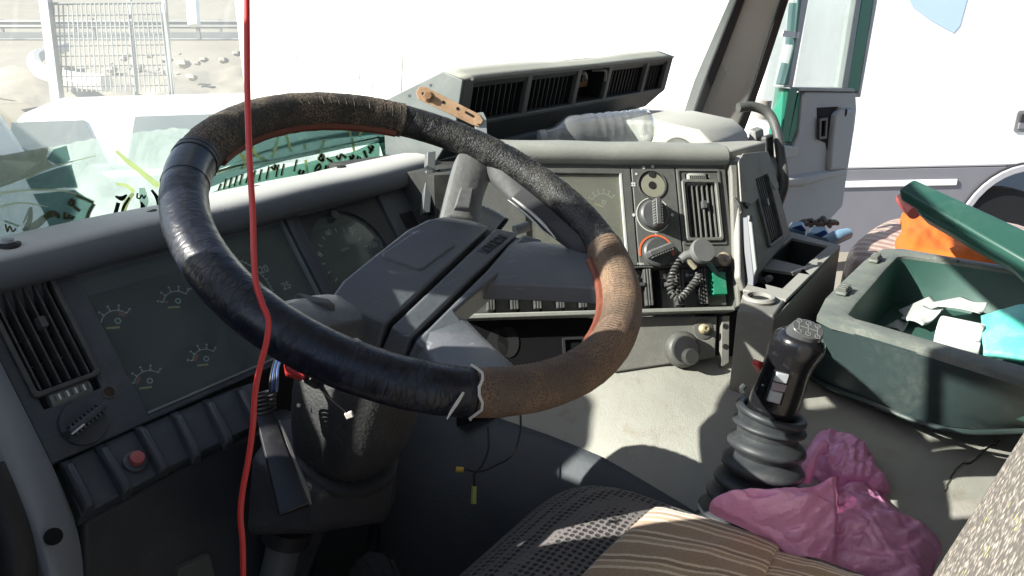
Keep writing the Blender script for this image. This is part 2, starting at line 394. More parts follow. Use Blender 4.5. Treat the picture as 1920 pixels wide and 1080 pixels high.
# far lamp posts / masts on the road
# ---------------------------------------------------------------- parked vehicles beyond the glass
def vehicle(o,yaw,L,Wd,body,label,name,paint,ghl,ghr,zw,zr,panes,cat='car'):
    """simple car: tapered lower body, greenhouse, panes, wheels. x along length"""
    fx=V([math.cos(yaw),math.sin(yaw),0]); fy=V([-math.sin(yaw),math.cos(yaw),0]); F=Fr(o,fx,fy)
    t=thing(name,label,cat,o)
    P=[(-L/2,.35),(-L/2,zw-.12),(-L/2+.08,zw),(L/2-.1,zw-.02),(L/2,zw-.2),(L/2,.35)]
    m=MB(); n=len(P)
    for s_ in (-1,1):
        for a,b in P: m.v.append((a,s_*Wd/2*(1 if b<zw-.05 else .96),b))
    m.f+=[tuple(range(n)),tuple(range(2*n-1,n-1,-1))]+[(i,(i+1)%n,n+(i+1)%n,n+i) for i in range(n)]
    m.build('body',paint,t,F,bevel=.06,seg=3)
    g=MB(); b0,b1,r0,r1=ghl[0],ghr[0],ghl[1],ghr[1]
    g.add([(b0,-Wd/2*.95,zw-.05),(b1,-Wd/2*.95,zw-.05),(b1,Wd/2*.95,zw-.05),(b0,Wd/2*.95,zw-.05),(r0,-Wd/2*.78,zr),(r1,-Wd/2*.78,zr),(r1,Wd/2*.78,zr),(r0,Wd/2*.78,zr)],[(0,3,2,1),(4,5,6,7),(0,1,5,4),(1,2,6,5),(2,3,7,6),(3,0,4,7)])
    g.build('greenhouse',paint,t,F,bevel=.1,seg=4)
    for (x0,x1,s0,s1,sl) in panes:      # side panes, fractions along and up
        for sd in (-1,1):
            q=[]
            for (xf,zf) in ((x0,s0),(x1,s0),(x1-sl,s1),(x0+ (sl if sl>0 else -sl)*.3,s1)):
                z=zw-.05+(zr-zw+.05)*zf; yy=sd*(Wd/2)*(.95+(.78-.95)*zf+.012); q.append((xf,yy,z))
            MB().add(q+[(a,b-sd*.03,c) for a,b,c in q],[(0,1,2,3),(7,6,5,4),(0,4,5,1),(1,5,6,2),(2,6,7,3),(3,7,4,0)]).build('window',CARGLASS,t,F,smooth=0)
    for x in (-L*.3,L*.32):
        for sd in (-1,1):
            w=MB().lathe([(.12,-.1),(.30,-.1),(.33,-.07),(.33,.07),(.30,.1),(.12,.1)],(x,sd*(Wd/2-.08),.33),(0,1,0),20).build('wheel',BLACK,t,F)
    return t
cp=pt(345,240,7.8); cp[2]=0
vehicle(cp,.28,4.3,1.75,None,'white estate car parked in front of the fence','parked_car',WHITEP,(-1.55,-1.25),(1.3,.75),.98,1.50,[(-1.35,-.62,.22,.85,.12),(-.42,.95,.2,.88,.35)])
cp=pt(-60,230,5.6)+V([-1.15,-.5,0]); cp[2]=0
vehicle(cp,1.35,4.8,1.8,None,'pale grey-blue van at the left edge of the windscreen','parked_van',PALEB,(-1.9,-1.8),(1.5,1.2),1.1,1.93,[(-1.4,-.2,.1,.85,.1),(.1,1.1,.1,.85,.2)],cat='van')
# white lorry box filling the middle of the windscreen
lt=thing('box_lorry','large white lorry box filling the view through the windscreen','lorry',pt(980,200,9)*V([1,1,0]))
a=pt(455,150,11.5);b=pt(1330,150,8.6); ex=nrm((b-a)*V([1,1,0])); LF=Fr(V([a[0],a[1],0]),ex,V([0,0,1.])); Ln=float((b-a)@ex)
MB().box(0,Ln+1.5,.95,4.6,-2.3,0).build('box_body',WHITEP,lt,LF,bevel=.03)
for k in range(1,9): MB().box(k*.9-.02,k*.9+.02,1.0,4.55,0,.004).build('rib',WHITEP,lt,LF)
MB().box(-.03,Ln+1.52,.86,.98,-.1,.025).build('lower_rail',GALV,lt,LF)
MB().box(.3,Ln+1.,.62,.86,-1.6,-.6).build('chassis',BLACK,lt,LF)
for x in (1.3,2.4,5.4): MB().lathe([(.2,-.15),(.45,-.15),(.5,-.1),(.5,.1),(.45,.15),(.2,.15)],(x,.5,-.35),(0,0,1),22).build('wheel',BLACK,lt,LF)
# ---------------------------------------------------------------- white van seen through the open passenger door
VF=Fr(pt(1590,318,7.0),V([.995,.10,0]),V([0,0,1.])); v0=VF.uv
vt=thing('white_van','white van with grey lower cladding parked beyond the open passenger door','van',VF.W(1,-1.,0)*V([1,1,0]))
gz=-VF.o[2]
MB().prism([(-.9,.004),(3.4,.004),(3.4,1.9),(-.9,2.1)],-1.8,0).build('body',WHITEP,vt,VF,bevel=.02)
ac=px(VF,[(1905,430)])[0]; R=.62
poly=[(-.9,-.004),(3.4,-.004),(3.4,gz+.25)]+[(ac[0]+R*math.cos(t),ac[1]-.02+R*math.sin(t)) for t in np.linspace(-.35,math.pi+.35,20)]+[(-.9,gz+.25)]
MB().prism(poly,-.05,.012).build('lower_cladding',TRIM_G,vt,VF)
MB().ring(circ(ac[0],ac[1]-.02,R+.035,40),circ(ac[0],ac[1]-.02,R-.03,40),-.03,.05).build('wheel_arch',plastic('arch_grey',(.36,.36,.38),.45),vt,VF,bevel=.008)
MB().ring(circ(ac[0],ac[1]-.02,R+.05,40),circ(ac[0],ac[1]-.02,R+.028,40),-.03,.03).build('arch_edge',BLACK,vt,VF)
MB().lathe([(.15,-.12),(.44,-.12),(.5,-.06),(.5,.06),(.44,.12),(.15,.12)],VF.W(ac[0],ac[1]-.15,-.3)-V([0,0,0]),VF.n,26).build('wheel',BLACK,vt)
q=px(VF,[(1588,345),(1790,349)]); MB().box(q[0][0]-.4,q[1][0],q[0][1]-.03,q[0][1]+.03,.012,.03).build('rub_strip',WHITEP,vt,VF,bevel=.008)
q=px(VF,[(1907,207),(1950,247)])
MB().prism(rrect(q[0][0],q[1][0],q[1][1],q[0][1],.03),.0,.012).build('door_handle_bezel',GALV,vt,VF)
MB().box(q[0][0]+.03,q[1][0],q[0][1]-.1,q[0][1]-.03,.012,.03).build('door_handle',BLACK,vt,VF,bevel=.004)
MB().box(q[0][0]+.03,q[1][0],q[1][1]+.03,q[0][1]-.11,.012,.024).build('door_handle_pad',TRIM_G,vt,VF,bevel=.004)
MB().prism(px(VF,[(1690,-30),(1712,14),(1745,38),(1788,62),(1800,48),(1813,0),(1818,-30)],.004),.001,.004).build('decal',SKYB,vt,VF,smooth=0)
# ---------------------------------------------------------------- truck cab
cab=thing('truck_cab','dusty beige truck cab interior with slanted windscreen pillar','truck cab',T(1.25,0,-1.07))
def wsY(x,z): u=(x-1.25)/1.1; return 1.24-.40*abs(u)**3-.40*(z+.25)
def ws(xp,yp,off=0.):
    r=ray(xp,yp); lo,hi=.4,6.
    for _ in range(50):
        m=(lo+hi)/2; q=toT(CAM+r*m)
        if q[1]+off<wsY(q[0],q[2]): lo=m
        else: hi=m
    return CAM+r*lo
def _t(fn): return lambda a,b: tuple(T(*fn(a,b)))
WSG=glassy('windscreen_glass',(.93,.97,.95),.11,(.86,.89,.85),3.2,.25,.85,gloss=.06,streak=.06,extra=.07)
m=MB().grid(_t(lambda a,b:(.15+2.19*a,wsY(.15+2.19*a,-.42+.92*b),-.42+.92*b)),36,10)
WS=m.build('windscreen',WSG,cab)
MB().box(.1,2.46,-1.0,.58,.50,.56).build('roof',HEAD,cab,TR)
MB().box(.1,2.46,-1.06,-1.0,-1.1,.56).build('rear_wall',CABIN,cab,TR)
m=MB().grid(_t(lambda a,b:(.1+2.36*a,wsY(.1+2.36*a,.44)-.06+.10*b,.42+.10*b)),20,2); m.build('windscreen_header',HEAD,cab,solid=.05)
MB().box(.10,2.45,-1.0,1.22,-1.11,-1.07).build('floor',DARKFLOOR,cab,TR)
MB().box(.10,2.45,1.30,1.34,-1.1,-.42).build('bulkhead',CABIN,cab,TR)
MB().box(.08,.14,-1.0,-.30,-1.1,.5).build('side_wall',CABIN,cab,TR)
MB().box(2.40,2.46,-1.0,-.30,-1.1,.5).build('side_wall',CABIN,cab,TR)
MB().box(.08,.14,.86,1.3,-1.1,-.30).build('side_wall',CABIN,cab,TR)
MB().box(2.40,2.46,.86,1.3,-1.1,-.30).build('side_wall',CABIN,cab,TR)
# driver side pillar, out of the picture: shapes the sunlight
m=MB()
for z in (-.32,.55):
    y=wsY(.15,z); 
    for a,b in ((.06,y-.14),(.15,y-.13),(.17,y-.055),(.08,y-.05)): m.v.append(tuple(T(a,b,z)))
m.f+=[(0,1,2,3),(7,6,5,4),(0,4,5,1),(1,5,6,2),(2,6,7,3),(3,7,4,0)]
m.build('pillar',HEAD,cab,bevel=.015)
# unseen mirror shapes added on the driver's side to shape the sun patches
mi=thing('sun_blocker','cluster of rounded black mirror shapes added out of view to shade the cab','mirror',T(-.2,1.3,-.3))
MB().prism([T_ for T_ in rrect(1.288,1.62,-.02,.37,.06)],-.05,.05).build('main_blocker',BLACK,mi,Fr(T(-.2,0,0),YT,ZZ),bevel=.01)
MB().prism([T_ for T_ in rrect(1.10,1.29,-.25,.19,.04)],-.05,.05).build('low_blocker',BLACK,mi,Fr(T(-.2,0,0),YT,ZZ),bevel=.01)
MB().prism([T_ for T_ in rrect(1.10,1.175,.40,.58,.02)],-.05,.05).build('upper_blocker',BLACK,mi,Fr(T(-.2,0,0),YT,ZZ),bevel=.01)
MB().tube([T(-.2,1.4,-.02),T(-.2,1.4,-.2),T(-.02,1.05,-.42)],.012,8).build('blocker_arm',BLACK,mi)
# unseen door added ajar on the left to cut the light
_a=math.radians(13); DD=Fr(T(.07,.87,0),-XT*math.sin(_a)-YT*math.cos(_a),ZZ)
dd=thing('added_door','plain grey door added out of view to block light on the steering wheel side','door',DD.W(.4,-1.1,0))
MB().plate((.0,.98,-1.05,.52),[(.004,.235,-.15,.46),(.275,.90,-.15,.46)],-.03,.03).build('added_door_panel',CABIN,dd,DD,bevel=.01)
# passenger side pillar with its two rubber seals
def dep(y): return 2.16+.0011*y
def strip(L,name,mat,th,off=0,par=cab,bv=.004):
    m=MB()
    for (xa,xb,y) in L:
        for x,o in ((xa,0),(xb,0),(xb,th),(xa,th)): m.v.append(tuple(pt(x,y,dep(y)+off+o)))
    for i in range(len(L)-1):
        for a in range(4): m.f.append((4*i+a,4*i+(a+1)%4,4*i+4+(a+1)%4,4*i+4+a))
    k=4*len(L); m.f+=[(0,1,2,3),(k-1,k-2,k-3,k-4)]
    return m.build(name,mat,par,bevel=bv,smooth=50)
strip([(1560,1640,-320),(1395,1464,0),(1365,1438,80),(1338,1416,150),(1316,1396,205),(1290,1370,270)],'pillar',HEAD,.09)
strip([(1545,1561,-320),(1379,1396,0),(1348,1366,80),(1321,1339,150),(1302,1318,205),(1270,1291,270)],'rubber_seal',BLACK,.05,-.012)
strip([(1639,1658,-320),(1463,1479,0),(1437,1453,80),(1415,1430,150),(1395,1411,205),(1369,1386,270)],'rubber_seal',BLACK,.07,-.012)
strip([(1470,1545,-320),(1365,1380,0),(1330,1349,80),(1300,1322,150),(1282,1303,205),(1250,1271,270)],'windscreen_edge',plastic('white_edge',(.7,.71,.68),.6),.012,.03)
# ---------------------------------------------------------------- faded film and lettering stuck on the windscreen
def film(name,tint,col,haze,extra,hs=10): return glassy(name,tint,haze,col,hs,.35,.75,gloss=.08,extra=extra)
FILM_P=film('faded_green_film',(.66,.78,.74),(.58,.66,.62),.45,.30)
FILM_G=film('faded_grey_film',(.62,.66,.6),(.55,.56,.5),.4,.35)
FILM_T=film('teal_film',(.40,.53,.52),(.34,.43,.42),.35,.35)
FILM_D=film('dark_teal_film',(.16,.28,.26),(.14,.24,.22),.35,.45)
FILM_W=film('white_print',(.8,.85,.78),(.72,.74,.62),.2,.70)
FILM_Y=film('yellow_print',(.8,.85,.6),(.78,.80,.52),.2,.75)
FILM_O=film('olive_print',(.3,.3,.2),(.22,.21,.13),.3,.6)
FILM_K=film('black_print',(.03,.03,.03),(.02,.022,.02),.2,.8)
st=thing('windscreen_sticker','torn faded green sticker with dark script along windscreen bottom','sticker',ws(400,300,.01))
top=[(-60,296),(0,290),(60,284),(120,270),(170,262),(230,254),(300,242),(330,239),(360,246),(420,244),(500,222),(600,214),(700,225),(762,240)]
def yt_(x): return float(np.interp(x,[q[0] for q in top],[q[1] for q in top]))+1.5*math.sin(x*.21)+1.2*math.sin(x*.067)
def yb_(x): return 495-.235*(x+60)
MB().grid(lambda a,b:tuple(ws(-60+820*a,yt_(-60+820*a)*(1-b)+yb_(-60+820*a)*b,.006)),60,8).build('film',FILM_P,st)
def piece(name,poly,mat,off):
    P=[ws(x,y,off) for x,y in poly]; c=sum(P)/len(P); n=nrm(CAM-c)
    MB().add([*P,*[q+n*.0006 for q in P]],[tuple(range(len(P))),tuple(range(2*len(P)-1,len(P)-1,-1))]+[(i,(i+1)%len(P),len(P)+(i+1)%len(P),len(P)+i) for i in range(len(P))]).build(name,mat,st,smooth=0)
piece('film_patch',[(88,298),(100,280),(125,273),(132,300),(110,312)],FILM_T,.009)
piece('film_patch',[(48,337),(70,328),(100,318),(134,308),(146,352),(120,352),(60,358)],FILM_T,.009)
piece('film_patch',[(62,364),(140,356),(165,372),(176,388),(162,420),(115,440),(96,432),(80,395)],FILM_T,.009)
piece('film_patch',[(-50,300),(0,292),(92,275),(86,298),(104,312),(60,330),(0,352),(-50,360)],FILM_G,.0085)
piece('film_patch',[(395,330),(470,290),(560,262),(660,245),(748,246),(745,262),(640,280),(540,300),(440,330),(392,352)],FILM_T,.009)
piece('film_patch',[(380,280),(470,235),(600,222),(720,232),(745,248),(600,262),(500,285),(390,325)],FILM_T,.0095)
piece('film_patch',[(388,365),(470,330),(560,308),(660,285),(712,262),(712,300),(600,330),(400,380)],film('pale_teal_film',(.45,.66,.6),(.42,.56,.5),.3,.45),.0088)
piece('film_patch',[(708,258),(752,250),(765,285),(720,300)],FILM_D,.010)
def stroke(L,w,mat,off=.014,n=5,name='script_stroke'):
    P=[ws(x,y,off) for x,y in L]
    if n and len(P)>2: P=spline(P,n)
    d=float((P[0]-CAM)@cF); ww=(V(w)*d/f) if not np.isscalar(w) else w*d/f
    ribbon(MB(),P,ww,.0006,CAM-P[len(P)//2]).build(name,mat,st,smooth=0) if False else ribbon_b(P,ww,CAM-P[len(P)//2],name,mat)
def ribbon_b(P,ww,nv,name,mat):
    mb=MB(); ribbon(mb,P,ww,.0006,nv); mb.build(name,mat,st,smooth=0)
stroke([(218,283),(240,303),(262,320),(298,350)],[5,9,10,12],FILM_Y)
stroke([(218,345),(236,348),(252,360)],[4,7,7],FILM_Y)
stroke([(250,362),(236,382),(229,408)],[6,9,9],FILM_Y,.0135); stroke([(243,370),(231,390),(228,410)],[4,5,5],FILM_K,.016)
stroke([(216,368),(228,372),(238,365)],[3,10,3],FILM_K,.016); stroke([(222,380),(217,398),(214,410)],[7,7,7],FILM_K,.016)
stroke([(284,356),(294,370),(298,385)],[4,7,7],FILM_K,.016)
stroke([(258,362),(257,370),(262,372),(266,366),(270,372),(273,366)],3,FILM_K,.016)
stroke([(264,378),(268,388),(262,396)],[2,9,2],FILM_K,.016)
for L in ([(122,398),(121,407),(127,410),(130,403),(134,410),(138,405)],[(133,376),(130,382),(136,385),(139,378),(133,374),(140,388),(150,396)],[(143,366),(176,380)],[(176,382),(166,400),(162,418)]): stroke(L,8,FILM_P,.0145,4); stroke(L,4,FILM_O,.0165,4)
stroke([(266,352),(270,376),(268,398)],[10,16,8],FILM_P,.013,4)
stroke([(45,435),(70,420),(84,408),(96,400)],[12,14,12,9],FILM_G,.013); stroke([(84,409),(96,401),(108,403),(110,410)],[8,13,9,4],FILM_O,.016)
stroke([(58,388),(56,410),(48,432)],[5,9,9],FILM_G,.013); stroke([(56,390),(44,418)],3,FILM_G,.015,0)
stroke([(10,420),(14,434),(18,424),(24,434),(30,428)],3,FILM_O,.015); stroke([(8,414),(36,424)],4,FILM_G,.013,0)
stroke([(122,398),(121,407),(127,410),(130,403),(134,410),(138,405)],3.2,FILM_O,.016)
stroke([(133,376),(130,382),(136,385),(139,378),(133,374),(140,388),(150,396)],3,FILM_O,.016)
stroke([(0,362),(60,356),(120,358),(150,368),(172,380)],[5,4,4,5,2],FILM_W,.013); stroke([(50,334),(100,312),(180,292)],[5,3,2],FILM_W,.013)
stroke([(0,388),(40,380),(90,388)],[5,4,2],FILM_W,.013); stroke([(143,366),(176,380)],3,FILM_O,.0155,0)
for L in ([(752,60),(754,120),(752,200)],[(812,28),(811,62)],[(642,70),(641,120)],[(1054,4),(1050,26)],[(676,90),(674,150)],[(868,10),(866,50)],[(700,130),(698,170)],[(560,40),(556,110)]): stroke(L,[1,3,2],FILM_G,.004,4,'dirt_run')
# script and pale stems seen through the steering wheel
for L in ([(446,282),(458,302),(452,318)],[(522,255),(516,278),(508,296)],[(532,240),(540,264),(545,284)],[(608,262),(600,280),(590,286)],[(570,268),(572,282)],[(655,238),(658,256)],[(680,240),(674,256)],[(472,270),(480,290),(500,302)],[(430,278),(470,300)],[(573,300),(577,330)],[(660,258),(664,285)]):
    stroke(L,[5,6,7] if len(L)>2 else 5,FILM_Y,.0135,4)
stroke([(392,326),(450,310),(540,294),(640,272),(712,257)],4,FILM_O,.0135); stroke([(392,330),(450,315),(540,299),(640,277),(712,262)],2,FILM_W,.0145)
for i,(x,y,h) in enumerate([(410,352,14),(420,346,22),(430,344,22),(440,341,22),(450,338,22),(462,335,22),(474,332,24),(486,330,24),(500,326,26),(518,322,26),(528,320,24),(552,312,24)]):
    stroke([(x+5,y-h*.55),(x,y+h*.4)],5,FILM_W,.0135,0); stroke([(x+4,y-h*.5),(x-1,y+h*.38)],2.4,FILM_K,.016,0)
GLY=([(602,292),(598,298),(604,301),(607,294),(602,290),(606,304)],[(564,318),(560,324),(566,327),(569,319),(566,334)],[(655,292),(660,298),(663,290),(657,302)],[(690,274),(697,282),(699,273),(693,288)],[(612,296),(624,304)],[(612,310),(610,318),(616,312),(618,318),(622,312)],[(640,304),(638,312),(644,308),(648,312)],[(590,318),(598,308),(600,316),(588,322)],[(630,292),(636,298),(640,290),(650,296)],[(672,292),(670,300),(678,296)],[(682,282),(688,296)],[(508,312),(514,318),(516,310),(520,318)])
for L in GLY: stroke(L,7.5,FILM_W,.0142,4); stroke(L,3.4,FILM_K,.016,4)
for L in ([(722,268),(744,262),(768,256)],[(720,282),(745,277),(766,270)],[(732,258),(742,288)],[(748,258),(758,282)]): stroke(L,3,FILM_W,.017,3)
# ---------------------------------------------------------------- dashboard in front of the driver
DUST=(.36,.34,.29)
LIPM=plastic('dash_top_grey',(.10,.108,.125),.62,.08,10,grain=.45,gs=700,dust=(.125,.13,.14),ds=7,dlo=.5,dhi=.8,sunlit_top=(.44,.435,.41))  # paler top of the roll: sunlight painted into the colour
FASC=plastic('fascia_dark_grey',(.056,.064,.077),.5,.15,12,grain=.25,gs=900,dust=(.13,.13,.125),ds=8,dlo=.45,dhi=.8,scratch=.15)
FASC2=plastic('fascia_darker',(.034,.037,.043),.55,.15,12,grain=.25,gs=900,dust=(.085,.083,.078),ds=9)
DIAL=plastic('dial_plate',(.018,.026,.027),.7,.1,10)
MARK=plastic('dial_print',(.62,.65,.65),.6,.05)
MARKD=plastic('dial_print_dim',(.2,.22,.22),.6,.05)
NEEDLE=plastic('needle_yellow',(.62,.45,.20),.6,.05)
REDP=plastic('dial_red',(.42,.09,.05),.6,.05)
DUSTGL=glassy('dusty_gauge_cover',(.9,.95,.95),.16,(.34,.38,.37),5,.3,.8,gloss=.22,translucent=False,extra=.09)
SLAT=plastic('vent_slat',(.055,.056,.058),.45,.12,30,dust=(.16,.155,.14),ds=60,dlo=.4)
SWITCH=plastic('switch_black',(.060,.066,.078),.33,.15,30,dust=(.09,.09,.085),ds=40)
KNOB=plastic('knob_grey',(.07,.073,.076),.42,.12,30,dust=(.15,.145,.135),ds=40)
VOID=plastic('dark_cavity',(.006,.006,.007),.9,.1)
SIDEM=plastic('dash_side_grey',(.26,.275,.30),.5,.1,9,grain=.4,gs=700,dust=(.33,.32,.3),ds=8)
db=thing('dashboard','grey dashboard with gauges and air vent behind the steering wheel','dashboard',T(.7,.85,-.6))
# padded top roll swept across the cab
y0=float(toT(LP.o)[1]); 
prof=[(y0-.004,-.292),(y0-.020,-.290),(y0-.026,-.282),(y0-.026,-.270),(y0-.021,-.259),(y0-.011,-.2515),(y0+.006,-.248),(y0+.03,-.2465),(y0+.06,-.249),(y0+.10,-.259),(y0+.15,-.272),(y0+.22,-.31),(y0+.22,-.33),(y0-.004,-.33)]
xs=list(np.linspace(.16,1.105,24)); m=MB(); n_=len(prof)
for x in xs:
    k=.006*math.sin((x-.16)*2.2)
    for i,(a,b) in enumerate(prof): m.v.append((x,a-(.05*max(0,.38-x)),b+k*.0+.0012*math.sin(x*23+a*9)))
for i in range(len(xs)-1):
    for j in range(n_): m.f.append((i*n_+j,(i+1)*n_+j,(i+1)*n_+(j+1)%n_,i*n_+(j+1)%n_))
m.f+=[tuple(range(n_)),tuple((len(xs)-1)*n_+j for j in range(n_))[::-1]]
m.build('top_roll',LIPM,db,TR,smooth=60)
# shadow groove and fascia with a hole for the vent
q=px(LP,[(0,520),(82,520),(168,690),(72,742)])
VU0,VU1,VV0,VV1=-.018,.047,-.133,-.004
GU0,GU1,GV0,GV1=.081,.392,-.203,-.013
m=MB().plate((-.036,.70,-.212,.012),[(VU0,VU1,VV0-.02,VV1),(GU0,GU1,GV0,GV1),(.425,.60,-.205,-.004)],-.02,0)
m.build('fascia',FASC,db,LP,bevel=.002)
MB().box(-.036,.72,.0,.02,-.03,.004).build('groove_trim',FASC2,db,LP,bevel=.002)
MB().box(.60,.72,-.21,.012,-.018,.0025).build('side_fascia',FASC,db,LP,bevel=.002)
# left air vent
def vent(par,fr,u0,u1,v0,v1,ns,nb,wheel_v,knob=True,dp=.03,mat=SLAT,wheel_u=None,tilt=0.):
    t=MB().ring(rrect(u0-.006,u1+.006,v0-.006,v1+.006,.006),rrect(u0,u1,v0,v1,.004),-.006,.006).build('air_vent',mat,par,fr,bevel=.0015)
    MB().box(u0-.002,u1+.002,v0-.002,v1+.002,-dp-.01,-dp).build('cavity',VOID,t,fr)
    for s_ in ((u0-.002,u0+.0006,v0,v1),(u1-.0006,u1+.002,v0,v1),(u0,u1,v0-.002,v0+.0006),(u0,u1,v1-.0006,v1+.002)): MB().box(s_[0],s_[1],s_[2],s_[3],-dp,-.004).build('cavity_wall',VOID,t,fr)
    st_=(u1-u0)/ns
    for i in range(ns):
        u=u0+st_*(i+.5); MB().prism([(u-.0016,v0+.001),(u+.0016,v0+.001),(u+.0016,v1-.001),(u-.0016,v1-.001)],-.018,.001,inset=.0006).build('slat',mat,t,fr)
    for j in range(nb):
        v=v0+(v1-v0)*(j+1)/(nb+1); MB().box(u0,u1,v-.0008,v+.0008,-.024,-.014).build('cross_slat',mat,t,fr)
    if knob:
        u=u0+st_*(ns//2+.5); v=(v0+v1)/2+.01
        MB().prism(rrect(u-.005,u+.005,v-.008,v+.008,.003),-.004,.007,inset=.0015).build('slat_knob',KNOB,t,fr)
    return t
vt_=vent(db,LP,VU0,VU1,VV0,VV1,6,3,0)
MB().box(VU0,VU1,VV0-.02,VV0-.006,-.012,-.006).build('wheel_slot',VOID,vt_,LP)
tw=[]
m=MB().lathe([(.004,-.024),(.011,-.023),(.0125,-.02),(.0125,.02),(.011,.023),(.004,.024)],LP.W(.014,VV0-.013,-.009),LP.ex,30)
m.build('thumb_wheel',plastic('thumbwheel_grey',(.16,.16,.155),.45),vt_)
for i in range(9):
    u=-.005+i*.0046; MB().box(u,u+.0018,VV0-.0165,VV0-.0095,.0028,.0042).build('thumb_rib',MARK if i%2 else KNOB,vt_,LP)
# gauge cover with four small gauges, tachometer behind the rim
MB().box(GU0-.004,GU1+.004,GV0-.004,GV1+.004,-.026,-.0205).build('gauge_back',DIAL,db,LP)
gc=MB().plate((GU0+.0005,GU1-.0005,GV0+.0005,GV1-.0005),[],-.008,-.0055).build('gauge_cover',DUSTGL,db,LP)
for s_ in ((GU0,GU1,GV0-.0005,GV0+.0022),(GU1-.002,GU1+.0005,GV0,GV1)): MB().box(*s_,-.006,.0012).build('cover_edge',plastic('pale_edge',(.20,.22,.21),.5),gc,LP)
def gauge(par,fr,cu,cv,r,w,label,rot=0.,a0=150,a1=35,nt=5,red=(0,.25),needle=165,size=.006):
    A=lambda d:math.radians(d+rot)
    g=MB(); L=[fr.W(cu+r*math.cos(A(t)),cv+r*math.sin(A(t)),w) for t in np.linspace(a0,a1,24)]
    ribbon(g,L,r*.055,.0004,fr.n); dial=g.build('gauge_scale',MARK,par,smooth=0)
    for i in range(nt):
        t=A(a0+(a1-a0)*i/(nt-1)); MB().obox(fr.W(cu+r*1.1*math.cos(t),cv+r*1.1*math.sin(t),w+.0002),fr.ex*math.cos(t)*r*.1+fr.ey*math.sin(t)*r*.1,(-fr.ex*math.sin(t)+fr.ey*math.cos(t))*r*.035,fr.n*.0003).build('tick',MARK,dial,smooth=0)
        MB().prism(circ(cu+r*1.34*math.cos(t),cv+r*1.34*math.sin(t),r*.075,8),w,w+.0004).build('numeral',MARK,dial,fr,smooth=0)
    g=MB(); L=[fr.W(cu+r*.82*math.cos(A(t)),cv+r*.82*math.sin(A(t)),w) for t in np.linspace(a0+(a1-a0)*red[0],a0+(a1-a0)*red[1],10)]
    ribbon(g,L,r*.2,.0003,fr.n); g.build('red_zone',REDP,dial,smooth=0)
    t=A(needle); g=MB(); ribbon(g,[fr.W(cu-.0*r,cv-.15*r,w+.001),fr.W(cu+r*.8*math.cos(t),cv-.15*r+r*.8*math.sin(t),w+.001)],r*.13,.0005,fr.n); g.build('needle',NEEDLE,dial,smooth=0)
    g=MB().ring(circ(cu+.1*r,cv+.28*r,r*.2,14),circ(cu+.1*r,cv+.28*r,r*.13,14),w,w+.0003); g.build('gauge_symbol',MARK,dial,fr,smooth=0)
for (x,y,r,kw) in ((222,610,.020,dict(red=(.75,1))),(335,572,.020,dict(red=(0,.1))),(282,722,.019,dict(red=(0,.3))),(388,680,.019,dict(red=(0,.3)))):
    u,v=LP.uv(x,y,-.02); gauge(db,LP,u,v,r,-.0203,'',**kw)
tc_=LP.uv(440,560,-.02); 
m=MB(); ribbon(m,[LP.W(tc_[0]+.062*math.cos(t),tc_[1]+.062*math.sin(t),-.0202) for t in np.linspace(2.6,-.6,40)],.0012,.0004,LP.n); tch=m.build('tachometer_scale',MARK,db,smooth=0)
for i in range(33):
    t=2.6-3.2*i/32; l=.005 if i%4==0 else .003
    MB().obox(LP.W(tc_[0]+(.062+l/2)*math.cos(t),tc_[1]+(.062+l/2)*math.sin(t),-.02),(LP.ex*math.cos(t)+LP.ey*math.sin(t))*l/2,(-LP.ex*math.sin(t)+LP.ey*math.cos(t))*.0006,LP.n*.0003).build('tick',MARK,tch,smooth=0)
for s_,x,y in (('20',495,505),('25',537,536)): u,v=LP.uv(x,y,-.02); text(s_,.016,LP,u,v,-.0202,MARK,tch,'numeral')
MB().box(.396,.408,-.21,.008,-.004,.006).build('divider_bar',FASC,db,LP,bevel=.002)
# speedometer
SPU,SPV,SPR=.492,-.096,.077
MB().box(.42,.605,-.21,.0,-.03,-.0195).build('speedometer_back',DIAL,db,LP)
sp=MB().ring(rrect(.424,.601,-.206,-.003,.002,8),circ(SPU,SPV,SPR,36,a0=0),-.02,-.0035)
# match point counts: rrect 36 pts
sp=sp.build('speedometer_bezel',FASC2,db,LP,bevel=.001)
MB().prism(circ(SPU,SPV,SPR-.0008,36),-.0105,-.009).build('speedometer_cover',DUSTGL,sp,LP)
MB().prism(circ(*LP.uv(628,402),.0095,18),-.016,.001,inset=.0015).build('speedometer_pin',KNOB,sp,LP)
for i,(x,y,s_) in enumerate([(616,436,'60'),(660,430,'80'),(597,478,'40'),(617,530,'20'),(700,460,'100')]): u,v=LP.uv(x,y,-.019); text(s_,.0135,LP,u,v,-.0193,MARK,sp,'numeral')
for t in np.linspace(math.radians(232),math.radians(10),13):
    r=.050; MB().obox(LP.W(SPU+r*math.cos(t),SPV+r*math.sin(t),-.0192),(LP.ex*math.cos(t)+LP.ey*math.sin(t))*.0036,(-LP.ex*math.sin(t)+LP.ey*math.cos(t))*.0009,LP.n*.0003).build('tick',MARK,sp,smooth=0)
u,v=LP.uv(647,467,-.019); MB().box(u-.009,u+.009,v-.0022,v+.0022,-.0195,-.019).build('dial_print',MARKD,sp,LP,smooth=0)
# fine raised lettering on the trim
# small dark window and screw hole right of the speedometer
u,v=LP.uv(765,413); MB().box(u-.016,u+.016,v-.014,v+.014,.001,.004).build('blank_plate',VOID,db,LP)
u,v=LP.uv(204,735); MB().ring(circ(u,v,.0085,20),circ(u,v,.006,20),-.001,.0012).build('lamp_ring',KNOB,db,LP); MB().prism(circ(u,v,.006,16),-.004,.0004).build('lamp_lens',plastic('lamp_brown',(.05,.025,.018),.4),db,LP)
